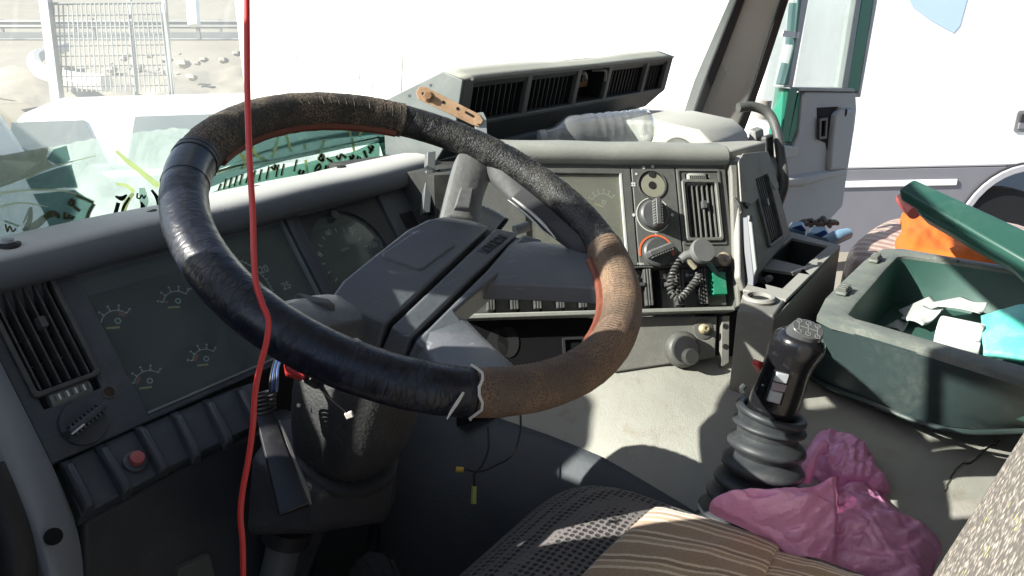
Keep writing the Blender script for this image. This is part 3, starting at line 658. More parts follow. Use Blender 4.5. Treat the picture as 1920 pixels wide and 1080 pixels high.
# rotary light switch
u,v=LP.uv(155,794); k_=MB().prism(circ(u,v,.0272,40),-.004,.005,inset=.002).build('light_switch',SWITCH,db,LP)
c,s_=math.cos(.28),math.sin(.28)
def rp(L,u,v,a): c,s_=math.cos(a),math.sin(a); return [(u+x*c-y*s_,v+x*s_+y*c) for x,y in L]
MB().prism(rp(rrect(-.026,.026,-.0055,.0055,.004),u,v+.001,.30),.004,.021,inset=.0022).build('grip',SWITCH,k_,LP,bevel=.001)
for i in range(8): MB().prism(rp([(-.02+i*.0052,-.0066),(-.0175+i*.0052,-.0066),(-.0175+i*.0052,.0066),(-.02+i*.0052,.0066)],u,v+.001,.30),.009,.0195).build('grip_rib',KNOB,k_,LP)
MB().prism(rp(rrect(-.025,-.008,-.0035,-.0015,.0009),u,v+.001,.30),.0205,.0214).build('grip_mark',plastic('white_print_dash',(.6,.6,.58),.5),k_,LP)
# switch shelf: row of blade rockers
SW=Fr(pw(LP,260,850),XT,math.cos(math.radians(40))*YT+math.sin(math.radians(40))*ZZ)
sw_uv=lambda x,y,w=0:SW.uv(x,y,w)
P=px(SW,[(108,868),(250,802),(415,734),(482,712),(500,780),(470,806),(320,880),(150,975)])
MB().prism(P,-.02,.002,inset=.002).build('switch_plate',FASC,db,SW,bevel=.002)
for (x0,y0,x1,y1) in ((112,868,160,968),(176,838,232,938),(250,802,300,898),(318,776,362,872),(378,752,422,845),(440,732,470,800)):
    a=V(SW.uv(x0,y0));b=V(SW.uv(x1,y1)); d=nrm(b-a); s2=V([-d[1],d[0]]); hw=.0056
    if s2[0]<0: s2=-s2
    L=float(np.linalg.norm(b-a)); m=MB(); sec=[(0,.002),(.16,.015),(.84,.0185),(.95,.015),(1,.002)]
    for t,h in sec:
        for sgn,hh in ((-1,0),(-1,.78),(-.45,1),(.45,1),(1,.78),(1,0)):
            p=a+d*(L*t)+s2*hw*(sgn+.6); m.v.append((p[0],p[1],h*hh+.001))
    for i in range(len(sec)-1):
        for j in range(5): m.f.append((i*6+j,i*6+j+1,(i+1)*6+j+1,(i+1)*6+j))
    m.f+=[tuple(range(6)),tuple(range((len(sec)-1)*6,len(sec)*6))[::-1]]
    m.build('rocker_switch',SWITCH,db,SW,bevel=.0012)
u,v=SW.uv(252,868); pb=MB().lathe([(.0135,.001),(.0135,.006),(.011,.0075),(.0085,.0075)],SW.W(u,v,0),SW.n,24).build('push_button',SWITCH,db)
MB().lathe([(.0078,.006),(.0085,.012),(.0078,.0155),(.004,.0165)],SW.W(u,v,0),SW.n,24).build('button_cap',plastic('faded_red_button',(.42,.10,.10),.45,.1,40),pb)
# lower kick panel
P0=[LP.W(-.036,-.29,0)]
KP=Fr(pw(SW,260,900)+V([0,0,0]),XT,nrm(.18*YT+ZZ))
P=px(KP,[(150,978),(320,884),(470,812),(560,770),(620,800),(620,1000),(560,1150),(160,1250)])
MB().prism(P,-.04,-.003,inset=.004).build('kick_panel',FASC2,db,KP,bevel=.006,seg=3)
MB().prism(px(KP,[(330,1066),(395,1036),(415,1120),(330,1120)],.004),-.004,.006,inset=.002).build('pedal_cover',plastic('grey_pad',(.09,.09,.085),.7,.2,30),db,KP,bevel=.002)
# pale grey end cheek at the door side with grab tube
inn=[LP.W(-.037,.05,.004),LP.W(-.037,-.036,.004),LP.W(-.037,-.16,.004),pw(LP,150,975,.002),pt(158,1090,.80),pt(160,1180,.78)]
mid=[pt(-90,560,.80),pt(-30,650,.79),pt(55,830,.785),pt(118,985,.775),pt(135,1090,.765),pt(138,1180,.75)]
out=[pt(-190,560,.74),pt(-120,650,.735),pt(-40,830,.73),pt(50,985,.725),pt(78,1090,.72),pt(85,1180,.71)]
low=[pt(-190,760,.86),pt(-120,800,.86),pt(-40,930,.86),pt(50,1040,.84),pt(78,1150,.82),pt(85,1240,.80)]
m=MB(); R_=[inn,mid,out,low]; nn=len(inn)
for L in R_: m.v+=[tuple(q) for q in L]
for a in range(3):
    for i in range(nn-1): m.f.append((a*nn+i,a*nn+i+1,(a+1)*nn+i+1,(a+1)*nn+i))
m.build('end_cheek',SIDEM,db,smooth=70,sub=2)
q=pt(100,1006,.752); 
MB().lathe([(.004,-.004),(.0085,-.001),(.0085,.002),(.006,.0025)],q,nrm(CAM-q),14).build('cheek_plug',VOID,db)
q=onz(16,458,-.247); b_=MB().lathe([(.0125,-.004),(.0125,.001),(.006,.0015)],q,ZZ,18).build('cup_washer',BLACK,db); MB().lathe([(.006,0),(.0085,.003),(.007,.006),(.003,.0062)],q,ZZ,16).build('screw_head',GALV,b_)
for x,y in ((283,396),(485,350),(640,312)):
    q=onz(x,y,-.2475); MB().lathe([(.008,-.003),(.008,.0012),(.003,.0012)],q,ZZ,14).build('screw_recess',VOID,db)
MB().tube([pt(-30,880,.60),pt(-8,930,.60),pt(18,1000,.60),pt(30,1060,.60),pt(34,1130,.60)],.0145,14,samples=6).build('grab_tube',BLACK,db)
# grey upright bracket closing the right end of the roll
a=onz(806,286,-.235); BR=Fr(pt(803,340,1.36),cam(1,0,.35),nrm(ZZ*.9+YT*.45))
br=MB().prism(px(BR,[(797,320),(812,320),(806,400),(790,402)]),-.012,.006,inset=.001).build('bracket',plastic('bracket_grey',(.10,.11,.115),.5),db,BR,bevel=.001)
MB().prism(px(BR,[(799,286),(816,284),(815,322),(798,312)]),-.012,.008,inset=.001).build('bracket_cap',plastic('bracket_grey2',(.12,.125,.13),.5),br,BR,bevel=.001)
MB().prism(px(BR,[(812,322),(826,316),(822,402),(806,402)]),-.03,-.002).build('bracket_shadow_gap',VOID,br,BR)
MB().box(.72,.86,-.26,.012,-.06,-.03).build('gap_panel',FASC2,db,LP)
_ly=float(toT(LP.o)[1])
MB().prism([(x,wsY(x,-.35)-.02) for x in np.linspace(.2,1.56,12)]+[(1.56,_ly+.05),(.2,_ly+.05)],-.365,-.336).build('dash_shelf',FASC2,db,TR); MB().box(.2,1.0,_ly+.012,_ly+.045,-1.0,-.337).build('dash_back',FASC2,db,TR)
# ---------------------------------------------------------------- steering wheel
RW=.232
WBLK=leather('black_leather',(.009,.011,.020),(.018,.021,.034),.3,.33,130,30,.30,(.45,1.2,1))
WCRK=leather('cracked_black_leather',(.014,.014,.016),(.07,.066,.056),.4,.5,300,40,.8,(.7,1,1))
WBRN=leather('worn_brown_leather',(.042,.034,.026),(.17,.13,.09),.55,.58,300,26,.4,(.8,1.,1))
WTAN=leather('rubbed_tan_leather',(.13,.088,.06),(.33,.205,.125),.5,.6,620,9,.35,(1,1,1))
WSM=plastic('smooth_blue_black_tape',(.016,.022,.030),.28,.15,40)
HUBM=plastic('hub_foam_black',(.105,.114,.126),.42,.15,26,grain=.35,gs=260,dust=(.17,.165,.155),ds=14,dlo=.5,dhi=.8,scratch=.5)
SPK=plastic('spoke_grey',(.13,.13,.128),.5,.2,22,grain=.6,gs=180,dust=(.22,.21,.19),ds=16)
CORE=plastic('rim_core_black',(.012,.012,.014),.45,.2,30)
REDV=plastic('red_vinyl',(.16,.045,.025),.6,.2,60)
sw=thing('steering_wheel','worn leather-covered steering wheel with four thick spokes','steering wheel',WH.o)
def arc(a0,a1,R,r,w=0.,n=64,m=16,wob=0.,ex=None):
    """piece of torus from a0 to a1 (degrees) in the wheel frame; ex: elliptic stretch"""
    g=MB()
    def fn(i,j):
        t=math.radians(a0+(a1-a0)*j); p=2*math.pi*i; rr=r*(1+wob*(fbm(j*n*.45+a0,3*math.cos(p),3*math.sin(p))-.47))
        return ((R+rr*math.cos(p))*math.cos(t),(R+rr*math.cos(p))*math.sin(t),w+rr*math.sin(p))
    g.grid(fn,m,n,True); b=0
    L=len(g.v); g.f.append(tuple(range(m))[::-1]); g.f.append(tuple(range(L-m,L)))
    g.uvl={q:(2*math.pi*r*min(i_,m-i_)/m,math.radians(abs(a1-a0))*R*j_/n) for q,(i_,j_) in ((jj*m+ii,(ii,jj)) for jj in range(n+1) for ii in range(m))}
    return g
def ang(x,y): u=WH.uv(x,y); return math.degrees(math.atan2(u[1],u[0]))
A_sm0=ang(340,285); A_sm1=ang(338,345)      # smooth band
A_top=ang(752,215); A_rt=ang(1163,467); A_bt=ang(884,738)
rim=arc(0,359.99,RW,.0165,-.004,128,14); rim.build('rim',CORE,sw,WH)
def cov(a0,a1,mat,r=.0215,wob=.10,n=90,label=None): return arc(a0,a1,RW,r,0,n,20,wob).build('grip_cover',mat,sw,WH,smooth=60,label=label)
if A_sm0<0: A_sm0+=360
if A_sm1<0: A_sm1+=360
A_bt=A_bt+360 if A_bt<0 else A_bt
A_r=A_rt+360
cov(A_top,A_sm0,WBRN,label='brown worn top section of the leather cover')
cov(A_sm1,A_bt-.6,WBLK,.0216,.06,120,label='shiny black lower left section of the leather cover')
cov(A_bt,A_r,WTAN,.0216,.05,110,label='tan rubbed lower right section of the leather cover')
cov(A_r-360,A_top,WCRK,.0198,.10,90,label='cracked black upper right section of the leather cover')
arc(A_sm0,A_sm1,RW,.0222,0,24,20,.02).build('tape_band',WSM,sw,WH)
for a in (A_sm0+.5,A_sm0+2.2): arc(a-.7,a+.7,RW,.0230,0,4,20).build('tape_edge',CORE,sw,WH)
# stitches along the inner seam
ST=plastic('stitch_thread',(.07,.06,.05),.8,.1); ST2=plastic('stitch_thread_tan',(.12,.085,.06),.8,.1)
def stitches(a0,a1,step,mat,p=math.radians(118),r=.0219):
    a=a0
    while a<a1:
        t=math.radians(a); q=[]
        for dp in (-.38,0,.38):
            pp=p+dp; q.append(WH.W((RW+r*math.cos(pp))*math.cos(t),(RW+r*math.cos(pp))*math.sin(t),r*math.sin(pp)))
        MB().tube(q,.0005,4).build('stitch',mat,sw); a+=step
stitches(A_bt+4,A_r-1,1.25,ST2); stitches(A_r-360+2,A_top-2,2.6,ST,math.radians(75),.0197); stitches(A_top+2,A_sm0-2,2.6,ST,math.radians(125),.0214)
# inner band of red-brown vinyl under the far rim
arc(A_top+2,A_sm0-6,RW-.017,.0062,-.010,60,8,.15).build('inner_lining',REDV,sw,WH)
arc(A_rt-46,A_rt-4,RW-.020,.0058,-.011,40,8,.15).build('inner_lining',REDV,sw,WH)
# web of dark plastic between the far and the right spoke
def web(a0,a1,wid,z0,z1,mat,name):
    g=MB(); N=40
    for i in range(N+1):
        k=i/N; t=math.radians(a0+(a1-a0)*k); wd=wid*(.05+.95*math.sin(math.pi*k)**.8)
        for (rr,zz) in ((RW-.012,z0),(RW-.012-wd*.5,z0+.004),(RW-.014-wd,z1),(RW-.014-wd,z1-.008),(RW-.012,z0-.012)): g.v.append((rr*math.cos(t),rr*math.sin(t),zz))
    for i in range(N):
        for j in range(5): g.f.append((i*5+j,i*5+(j+1)%5,(i+1)*5+(j+1)%5,(i+1)*5+j))
    return g.build(name,mat,sw,WH,smooth=50)
GB=plastic('web_grey',(.020,.020,.024),.6,.2,20,dust=(.035,.035,.035),ds=12,scratch=.2)
web(A_rt+2,ang(915,300),.030,-.010,-.018,GB,'rim_web')
web(A_rt+4,ang(935,300),.012,-.020,-.024,plastic('torn_white_edge',(.32,.32,.31),.35,.3,60),'web_torn_edge') if False else None
for kk,(r0,wd) in enumerate(((.186,.0022),(.176,.0012))):
    g=MB(); L=[WH.W(r0*math.cos(t),r0*math.sin(t),-.016) for t in np.linspace(math.radians(A_rt+9),math.radians(ang(985,345)),26)]
    g.tube(L,[wd*.3,wd,wd,wd*.6]); g.build('torn_edge_glint',plastic('edge_glint_white',(.42,.42,.40),.3,.3,90),sw)  # reflections on the torn edge painted as white lines
# spokes: hub side at w=hb, rim side at w=0
def spoke(P0,P1,P2,name='spoke',mat=HUBM,th=.026):
    """P0,P1,P2: left/right edge pairs as wheel (u,v,w): hub, middle, rim"""
    g=MB(); S=[P0,P1,P2]; 
    S2=[]
    for k in range(9):
        t=k/8; a=[]
        for e in (0,1):
            p=(1-t)**2*V(P0[e])+2*t*(1-t)*V(P1[e])+t*t*V(P2[e]); a.append(p)
        S2.append(a)
    for a,b in S2:
        c=(a+b)/2; up=V([0,0,1.]); g.v+= [tuple(a*.92+c*.08+up*-.004),tuple(a*.55+c*.45+up*.002),tuple(b*.55+c*.45+up*.002),tuple(b*.92+c*.08+up*-.004),tuple(b-up*th),tuple(a-up*th)]
    for i in range(8):
        for j in range(6): g.f.append((i*6+j,i*6+(j+1)%6,(i+1)*6+(j+1)%6,(i+1)*6+j))
    g.f+=[tuple(range(6)),tuple(range(48,54))[::-1]]
    return g.build(name,mat,sw,WH,smooth=50,bevel=.002)
w3=lambda x,y,w:(*WH.uv(x,y,w),w)
HB=-.045
s1=spoke((w3(826,404,HB),w3(905,418,HB)),(w3(838,360,-.035),w3(905,360,-.035)),(w3(858,282,-.008),w3(935,300,-.008)),mat=SPK)
q=WH.uv(868,362,-.018)
def onw(x,y,w): return WH.uv(x,y,w)
def padbtn(poly,w0,w1,name,mat=HUBM,par=None): return MB().prism([onw(x,y,w1) for x,y in poly],w0,w1,inset=.0012).build(name,mat,par or sw,WH,bevel=.0012)
padbtn([(868,334),(892,339),(882,392),(852,388)],-.034,-.0285,'horn_button',SPK,s1)
s2=spoke((w3(970,440,HB-.004),w3(895,530,HB-.004)),(w3(1050,448,-.034),w3(1010,532,-.036)),(w3(1150,466,-.006),w3(1152,540,-.006)))
s3=spoke((w3(775,630,HB-.004),w3(880,590,HB-.004)),(w3(815,668,-.034),w3(925,640,-.034)),(w3(830,722,-.008),w3(1000,700,-.008)),th=.03)
s4=spoke((w3(700,598,HB-.004),w3(625,545,HB-.004)),(w3(640,600,-.035),w3(585,540,-.035)),(w3(575,625,-.012),w3(515,560,-.012)))
padbtn([(552,547),(618,558),(634,572),(580,566)],-.034,-.025,'horn_button',SPK,s4)
# hub pad in three strips with deep grooves
def hub(poly,name,w0=-.088,w1=HB,mat=HUBM,ins=.003):
    return MB().prism([onw(x,y,w1) for x,y in poly],w0,w1,inset=ins).build(name,mat,sw,WH,bevel=.003,seg=3)
h1=hub([(618,552),(640,522),(690,482),(760,428),(800,408),(830,402),(880,408),(924,424),(726,611),(660,582)],'hub_pad')
h2=hub([(927,425),(976,435),(772,636),(729,612)],'hub_strip',ins=.002)
h3=hub([(979,437),(1022,448),(884,560),(857,584),(868,600),(905,630),(850,668),(800,660),(775,638)],'hub_strip',ins=.002)
hub([(640,548),(760,440),(900,424),(985,446),(850,590),(770,640)],'hub_base',-.11,-.058,CORE,.002)
padbtn([(716,474),(778,432),(786,430),(853,452),(855,459),(796,503),(786,505),(718,480)],-.046,HB+.0022,'horn_pad',HUBM,h1)
# recessed badge with raised letters
B0=[onw(x,y,HB+.001) for x,y in ((893,470),(938,436),(956,441),(914,476))]
MB().prism(B0,HB-.004,HB+.0006).build('badge_plate',plastic('badge_grey',(.05,.055,.062),.4,.1,30,dust=(.12,.12,.11),ds=40),h2,WH,bevel=.0008)
bu=V(B0[0]);bv=V(B0[1]); bc=(V(B0[0])+V(B0[1])+V(B0[2])+V(B0[3]))/4; rot=math.atan2(*(bu-bv)[::-1])
text('VOLVO',.0155,WH,bc[0],bc[1],HB+.0010,plastic('badge_letter',(.018,.02,.023),.4,.1),h2,'badge_lettering',rot=rot,depth=.0016,sx=.95)
# twine tied around the joint of the cover
t=math.radians(A_bt); g=[]
for p in np.linspace(-1.9,2.4,16): g.append(WH.W((RW+.0228*math.cos(p+1.2))*math.cos(t+.012*math.sin(5*p)),(RW+.0228*math.cos(p+1.2))*math.sin(t+.012*math.sin(5*p)),.0228*math.sin(p+1.2)))
TW=plastic('white_twine',(.55,.52,.46),.8,.2,90)
MB().tube(g,.0013,6).build('twine',TW,sw); MB().tube([pt(869,736,.622),pt(858,754,.618),pt(846,772,.62),pt(838,786,.62)],[.0012,.0016,.0014,.0006],6,samples=4).build('twine_end',TW,sw)
MB().tube([pt(1160,464,.908),pt(1148,468,.905),pt(1136,468,.90),pt(1130,472,.90)],[.0016,.002,.0012,.0006],6,samples=3).build('twine_end',TW,sw)
# ---------------------------------------------------------------- steering column
COLM=plastic('column_black',(.022,.022,.024),.6,.2,24,grain=.7,gs=420,dust=(.085,.08,.07),ds=14,dlo=.5)
COLG=plastic('column_grey',(.034,.036,.044),.55,.15,20,grain=.4,gs=500,dust=(.09,.085,.08),ds=10)
sc_=thing('steering_column','black steering column shroud below the wheel','steering column',T(.6,.62,-.95))
ax=-WN; 
def colsec(cx,cy,d,ru,rv,n=28):
    c=pt(cx,cy,d); 
    return c,ru,rv
m=MB(); SEC=[((700,600),.88,.062,.075),((682,690),.885,.066,.078),((668,760),.895,.064,.076),((656,830),.905,.056,.066),((650,872),.91,.050,.056)]
n_=28
for (xy,d,ru,rv) in SEC:
    c=pt(*xy,d)
    for k in range(n_):
        t=2*math.pi*k/n_; sq=1/max(abs(math.cos(t)),abs(math.sin(t)))**.35; m.v.append(tuple(c+ru*sq*math.cos(t)*nrm(XT)+rv*sq*math.sin(t)*nrm(YT)))
for i in range(len(SEC)-1):
    for k in range(n_): m.f.append((i*n_+k,i*n_+(k+1)%n_,(i+1)*n_+(k+1)%n_,(i+1)*n_+k))
m.f+=[tuple(range(n_)),tuple((len(SEC)-1)*n_+k for k in range(n_))[::-1]]
m.build('shroud',COLM,sc_,smooth=50,sub=1)
MB().lathe([(.052,-.004),(.058,0),(.058,.008),(.05,.011)],pt(652,868,.905),nrm(ZZ*.9-YT*.25),30).build('shroud_ring',BLACK,sc_)
# lower housing: folded grey cover
A=[(462,880),(520,800),(560,770),(752,812),(752,880),(600,935)]
top_=[pt(470,850,.86),pt(520,780,.96),pt(640,760,1.06),pt(750,770,1.06),pt(752,838,1.0),pt(608,930,.835)]
bot_=[pt(455,1010,.90),pt(520,960,1.0),pt(640,950,1.1),pt(745,940,1.1),pt(720,990,1.03),pt(600,1000,.87)]
m=MB(); m.v=[tuple(q) for q in top_+bot_]; m.f=[tuple(range(6)),tuple(range(11,5,-1))]+[(i,(i+1)%6,6+(i+1)%6,6+i) for i in range(6)]
m.build('lower_housing',COLG,sc_,bevel=.014,seg=4,smooth=50)
MB().tube([pt(560,930,.98),pt(535,1010,.99),pt(515,1100,1.0)],[.024,.022,.022],16).build('column_tube',plastic('grey_tube',(.11,.115,.12),.5,.1,20),sc_)
MB().lathe([(.025,-.01),(.031,-.008),(.031,.012),(.025,.014)],pt(538,1002,.985),nrm(pt(560,930,.98)-pt(515,1100,1.0)),20).build('tube_collar',BLACK,sc_)
# broken stalk hanging by its wires
a=pt(494,768,.80);b=pt(552,958,.775); d=nrm(b-a); sx=nrm(np.cross(d,CAM-a)); sy=np.cross(sx,d)
m=MB(); 
for k,(t,w_) in enumerate(((0,.0095),(.25,.0115),(.6,.0135),(1,.0165))):
    c=a+(b-a)*t
    for i,j in ((-1,-1),(1,-1),(1,1),(.1,1.25),(-1,1)): m.v.append(tuple(c+sx*w_*i*.95+sy*w_*.6*j))
for i in range(3):
    for j in range(5): m.f.append((i*5+j,i*5+(j+1)%5,(i+1)*5+(j+1)%5,(i+1)*5+j))
m.f+=[(0,1,2,3,4),(19,18,17,16,15)]
STK=plastic('stalk_black',(.014,.014,.016),.4,.2,30,dust=(.10,.095,.085),ds=30,dlo=.55); stk=thing('indicator_stalk','broken black stalk dangling on its wires beside the column','stalk',b)
m.build('lever',STK,stk,bevel=.002)
m=MB(); L=[a+(b-a)*t-sx*.0128*(.8+.5*t)+sy*.004 for t in (.15,.4,.6,.85,1.0)]; m.tube(L,[.0012,.0030,.0026,.0042,.0012],6,samples=4); m.build('split_edge',plastic('scuffed_grey',(.15,.145,.14),.6,.3,60),stk)
q=a+(b-a)*.78-sx*.022; MB().tube([q+sx*.006,q+V([0,0,-.006]),q-V([0,0,.012])],[.002,.0025,.001],6,samples=3).build('torn_flap',plastic('scuffed_grey',(.15,.145,.14),.6),stk)
for k in range(5):
    c=pt(497,738+k*8,.80); MB().tube([c+.0105*(math.cos(t)*sx+math.sin(t)*(.35*d+.9*sy)) for t in np.linspace(0,6.1,16)],.0016,6).build('clip_ring',STK,stk)
for k,col in enumerate(((.02,.02,.022),(.05,.10,.28),(.03,.03,.03),(.08,.14,.3))):
    MB().tube([pt(506+k*4,735,.80),pt(508+k*4,712,.80),pt(512+k*3,690,.81),pt(520+k*3,668,.83),pt(535,645,.86)],.0016,6,samples=5).build('wire',plastic('wire%d'%k,col,.45),stk)
# red lever behind the rim
RL=Fr(pt(550,700,.83),cam(.93,-.35,.1),cam(.3,.9,.3))
MB().prism(px(RL,[(530,680),(545,682),(580,700),(572,716),(534,704)]),-.008,.008,inset=.002).build('hazard_lever',plastic('red_lever',(.42,.03,.03),.35,.1,40),sc_,RL,bevel=.002)
MB().tube([pt(575,706,.83),pt(600,722,.85),pt(640,735,.88)],.007,10).build('lever_arm',BLACK,sc_)
q=pt(655,778,.80); MB().obox(q,V([.004,0,.0015]),V([-.0012,0,.0032]),V([0,.002,0])).build('cable_tie_head',TW,sc_,bevel=.001)
MB().tube([pt(598,728,.79),pt(625,752,.795),pt(655,778,.80)],.0009,5).build('cable_tie',BLACK,sc_)
q=pt(560,760,.84); MB().lathe([(.0022,0),(.0022,.001),(.001,.0012)],q,nrm(CAM-q),10).build('screw',KNOB,sc_)
# wiper stalk on the far side, pale cone tip
MB().tube([pt(935,425,1.02),pt(915,408,1.02),pt(898,395,1.02)],[.0165,.013,.009],14).build('wiper_stalk',plastic('stalk_pale',(.30,.30,.28),.5,.1,30),sc_)
MB().lathe([(.016,0),(.0155,.003),(.0,.0035)],pt(937,426,1.018),nrm(pt(937,426,1.02)-pt(898,395,1.02)),14).build('stalk_end',VOID,sc_)
MB().tube([pt(965,432,1.05),pt(990,424,1.06)],.007,10).build('stalk_tip',plastic('stalk_pale',(.30,.30,.28),.5),sc_)
# red wire hanging across the picture
RWM=plastic('red_wire_pvc',(.60,.045,.04),.35,.06,60)
L=[(462,-60),(463,60),(464,180),(468,300),(474,400),(476,480),(480,530),(492,570),(503,600),(500,640),(487,690),(478,740),(474,800),(466,860),(455,920),(451,970),(455,1020),(456,1110)]
tag(MB().tube([pt(x,y,.56+.00004*(y-540)) for x,y in L],.0022,10,samples=5).build('electric_wire',RWM),'thin red electric wire hanging down in front of the steering wheel','wire')
# loose black leads with crimp connectors in the footwell
lw=thing('loose_leads','thin black leads with yellow and green connectors in the footwell','wiring',pt(888,940,1.1))
WK=plastic('wire_black',(.012,.012,.014),.5)
MB().tube([pt(915,800,1.13),pt(916,840,1.12),pt(905,870,1.11),pt(890,888,1.10)],.0016,6,samples=5).build('wire',WK,lw)
MB().tube([pt(976,770,1.16),pt(975,815,1.14),pt(958,855,1.12),pt(930,872,1.11),pt(900,884,1.10),pt(872,880,1.10)],.0016,6,samples=5).build('wire',WK,lw)
MB().tube([pt(855,880,1.10),pt(869,881,1.10)],.004,10).build('connector',plastic('connector_yellow',(.55,.36,.05),.4),lw)
MB().tube([pt(889,912,1.10),pt(888,944,1.098)],[.0038,.0042],10).build('connector',plastic('connector_green',(.38,.42,.10),.4),lw)
MB().tube([pt(889,886,1.10),pt(890,914,1.10)],.002,6).build('wire',WK,lw)
# pedal
PDF=Fr(pt(700,1060,1.20),cam(.9,.3,.3),cam(-.3,.75,.6)); pd=thing('brake_pedal','black ribbed pedal pad deep in the footwell','pedal',pt(700,1100,1.25))
MB().prism(px(PDF,[(655,1060),(690,1028),(725,1036),(760,1090),(640,1100)]),-.01,.004,inset=.003).build('pad',BLACK,pd,PDF,bevel=.003)
for k in range(4): 
    a=V(PDF.uv(668+k*22,1052)); b=V(PDF.uv(690+k*22,1098)); MB().obox(PDF.W(*((a+b)/2),.005),PDF.ex*(b-a)[0]/2+PDF.ey*(b-a)[1]/2,nrm(PDF.ex*-(b-a)[1]+PDF.ey*(b-a)[0])*.0022,PDF.n*.002).build('rib',BLACK,pd)
MB().tube([pt(690,1060,1.21),pt(700,1010,1.3),pt(705,960,1.38)],.012,8).build('arm',BLACK,pd)
# ---------------------------------------------------------------- centre console angled towards the driver
CFAS=plastic('console_fascia',(.082,.085,.080),.55,.12,14,grain=.25,gs=900,dust=(.15,.145,.13),ds=9,dlo=.4,dhi=.8)
CLIP=plastic('console_top_grey',(.23,.235,.215),.6,.08,12,grain=.4,gs=700,dust=(.33,.32,.28),ds=9)
CLOW=plastic('console_lower_grey',(.15,.148,.135),.6,.12,14,grain=.3,gs=700,dust=(.26,.245,.21),ds=10)
CSW=plastic('console_switch',(.06,.062,.06),.45,.15,40,dust=(.17,.165,.15),ds=40)
CHK=plastic('cheek_dirty_beige',(.27,.265,.245),.65,.1,14,grain=.35,gs=600,dust=(.19,.165,.14),ds=16,dlo=.5,dhi=.75)
PRT=plastic('white_symbol',(.55,.56,.52),.6,.1)
OLIVE=plastic('olive_disc',(.23,.225,.17),.6,.15,40)
def holeplate(poly,hole,w0,w1):
    """plate with a convex hole, outer polygon convex about the hole centre"""
    H_=V(hole,float);O_=V(poly,float);c=H_.mean(0)
    def cast(L,a):
        d=V([math.cos(a),math.sin(a)]);best=None
        for i in range(len(L)):
            p=L[i]-c;e=L[(i+1)%len(L)]-L[i];den=d[0]*e[1]-d[1]*e[0]
            if abs(den)<1e-12: continue
            t=(p[0]*e[1]-p[1]*e[0])/den; s_=(p[0]*d[1]-p[1]*d[0])/den
            if t>0 and -1e-6<=s_<=1+1e-6 and (best is None or t>best): best=t
        return c+d*best
    an=sorted({round(math.atan2(*(q-c)[::-1]),5) for q in list(H_)+list(O_)})
    return MB().ring([tuple(cast(O_,a)) for a in an],[tuple(cast(H_,a)) for a in an],w0,w1)
cc=thing('centre_console','grey centre console with rotary heater knobs and air vent','console',T(1.2,.6,-.6))
hz=nrm((-CP.n)*V([1,1,0])); prof=[(0,-.004),(-.007,.0),(-.010,.008),(-.009,.018),(-.003,.026),(.008,.030),(.045,.0305),(.05,.027),(.052,.0),(.052,-.03),(.0,-.03)]
m=MB(); us=np.linspace(-.30,.176,12); n_=len(prof)
for u in us:
    b=CP.W(u,.120,0)
    for a,z in prof: m.v.append(tuple(b+hz*a+ZZ*(z+.0008*math.sin(u*40))))
for i in range(len(us)-1):
    for j in range(n_): m.f.append((i*n_+j,(i+1)*n_+j,(i+1)*n_+(j+1)%n_,i*n_+(j+1)%n_))
m.f+=[tuple(range(n_)),tuple((len(us)-1)*n_+j for j in range(n_))[::-1]]
m.build('top_roll',CLIP,cc,smooth=60,bevel=.003)
# three fascia plates
MB().plate((-.30,-.0085,-.064,.1175),[(-.20,-.026,-.048,.100)],-.02,0).build('gauge_plate',CFAS,cc,CP,bevel=.0015)
MB().box(-.204,-.022,-.052,.104,-.026,-.0205).build('gauge_back',plastic('console_dial',(.035,.038,.033),.7),cc,CP)
gcv=MB().box(-.1995,-.0265,-.0475,.0995,-.008,-.0055).build('gauge_cover',glassy('dusty_console_cover',(.9,.92,.88),.2,(.40,.40,.34),6,.3,.8,gloss=.4,translucent=False,extra=.16),cc,CP)
MB().box(-.0285,-.0255,-.048,.100,-.006,.0008).build('cover_edge',plastic('cover_edge_pale',(.42,.43,.40),.45),gcv,CP)
u,v=CP.uv(1131,385,-.02); gauge(cc,CP,u,v,.021,-.0203,'',a0=150,a1=40,nt=6,red=(0,.02),needle=160)
g=MB().ring(circ(u+.006,v+.004,.040,36),circ(u+.006,v+.004,.0385,36),-.0204,-.0198).build('dial_ring',plastic('ring_dim',(.07,.075,.07),.6),cc,CP)
MB().box(-.0065,.0745,-.064,.1175,-.02,0).build('heater_plate',CFAS,cc,CP,bevel=.0015)
VU,VV=(.0885,.146),(-.0165,.083)
MB().plate((.0765,.170,-.064,.1175),[(VU[0],VU[1],VV[0],VV[1]),(VU[0]+.004,VU[1]-.008,VV[1]+.001,VV[1]+.017)],-.02,0).build('vent_plate',CFAS,cc,CP,bevel=.0015)
v2=vent(cc,CP,VU[0],VU[1],VV[0],VV[1],6,3,0,mat=plastic('console_slat',(.12,.122,.112),.45,.12,30,dust=(.22,.21,.18),ds=60))
MB().ring(rrect(VU[0]-.011,VU[1]+.012,VV[0]-.012,VV[1]+.026,.003),rrect(VU[0]-.008,VU[1]+.009,VV[0]-.009,VV[1]+.022,.003),.0,.0025).build('vent_surround',CFAS,v2,CP)
MB().box(VU[0],VU[1],VV[1]+.0,VV[1]+.018,-.03,-.018).build('wheel_slot',VOID,v2,CP)
MB().lathe([(.004,-.019),(.0105,-.018),(.0125,-.015),(.0125,.015),(.0105,.018),(.004,.019)],CP.W(.114,VV[1]+.009,-.008),CP.ex,28).build('thumb_wheel',plastic('thumbwheel_pale',(.27,.27,.25),.5),v2)
for i in range(9): MB().box(.099+i*.0036,.1004+i*.0036,VV[1]+.004,VV[1]+.0135,.0035,.0052).build('thumb_rib',CSW,v2,CP)
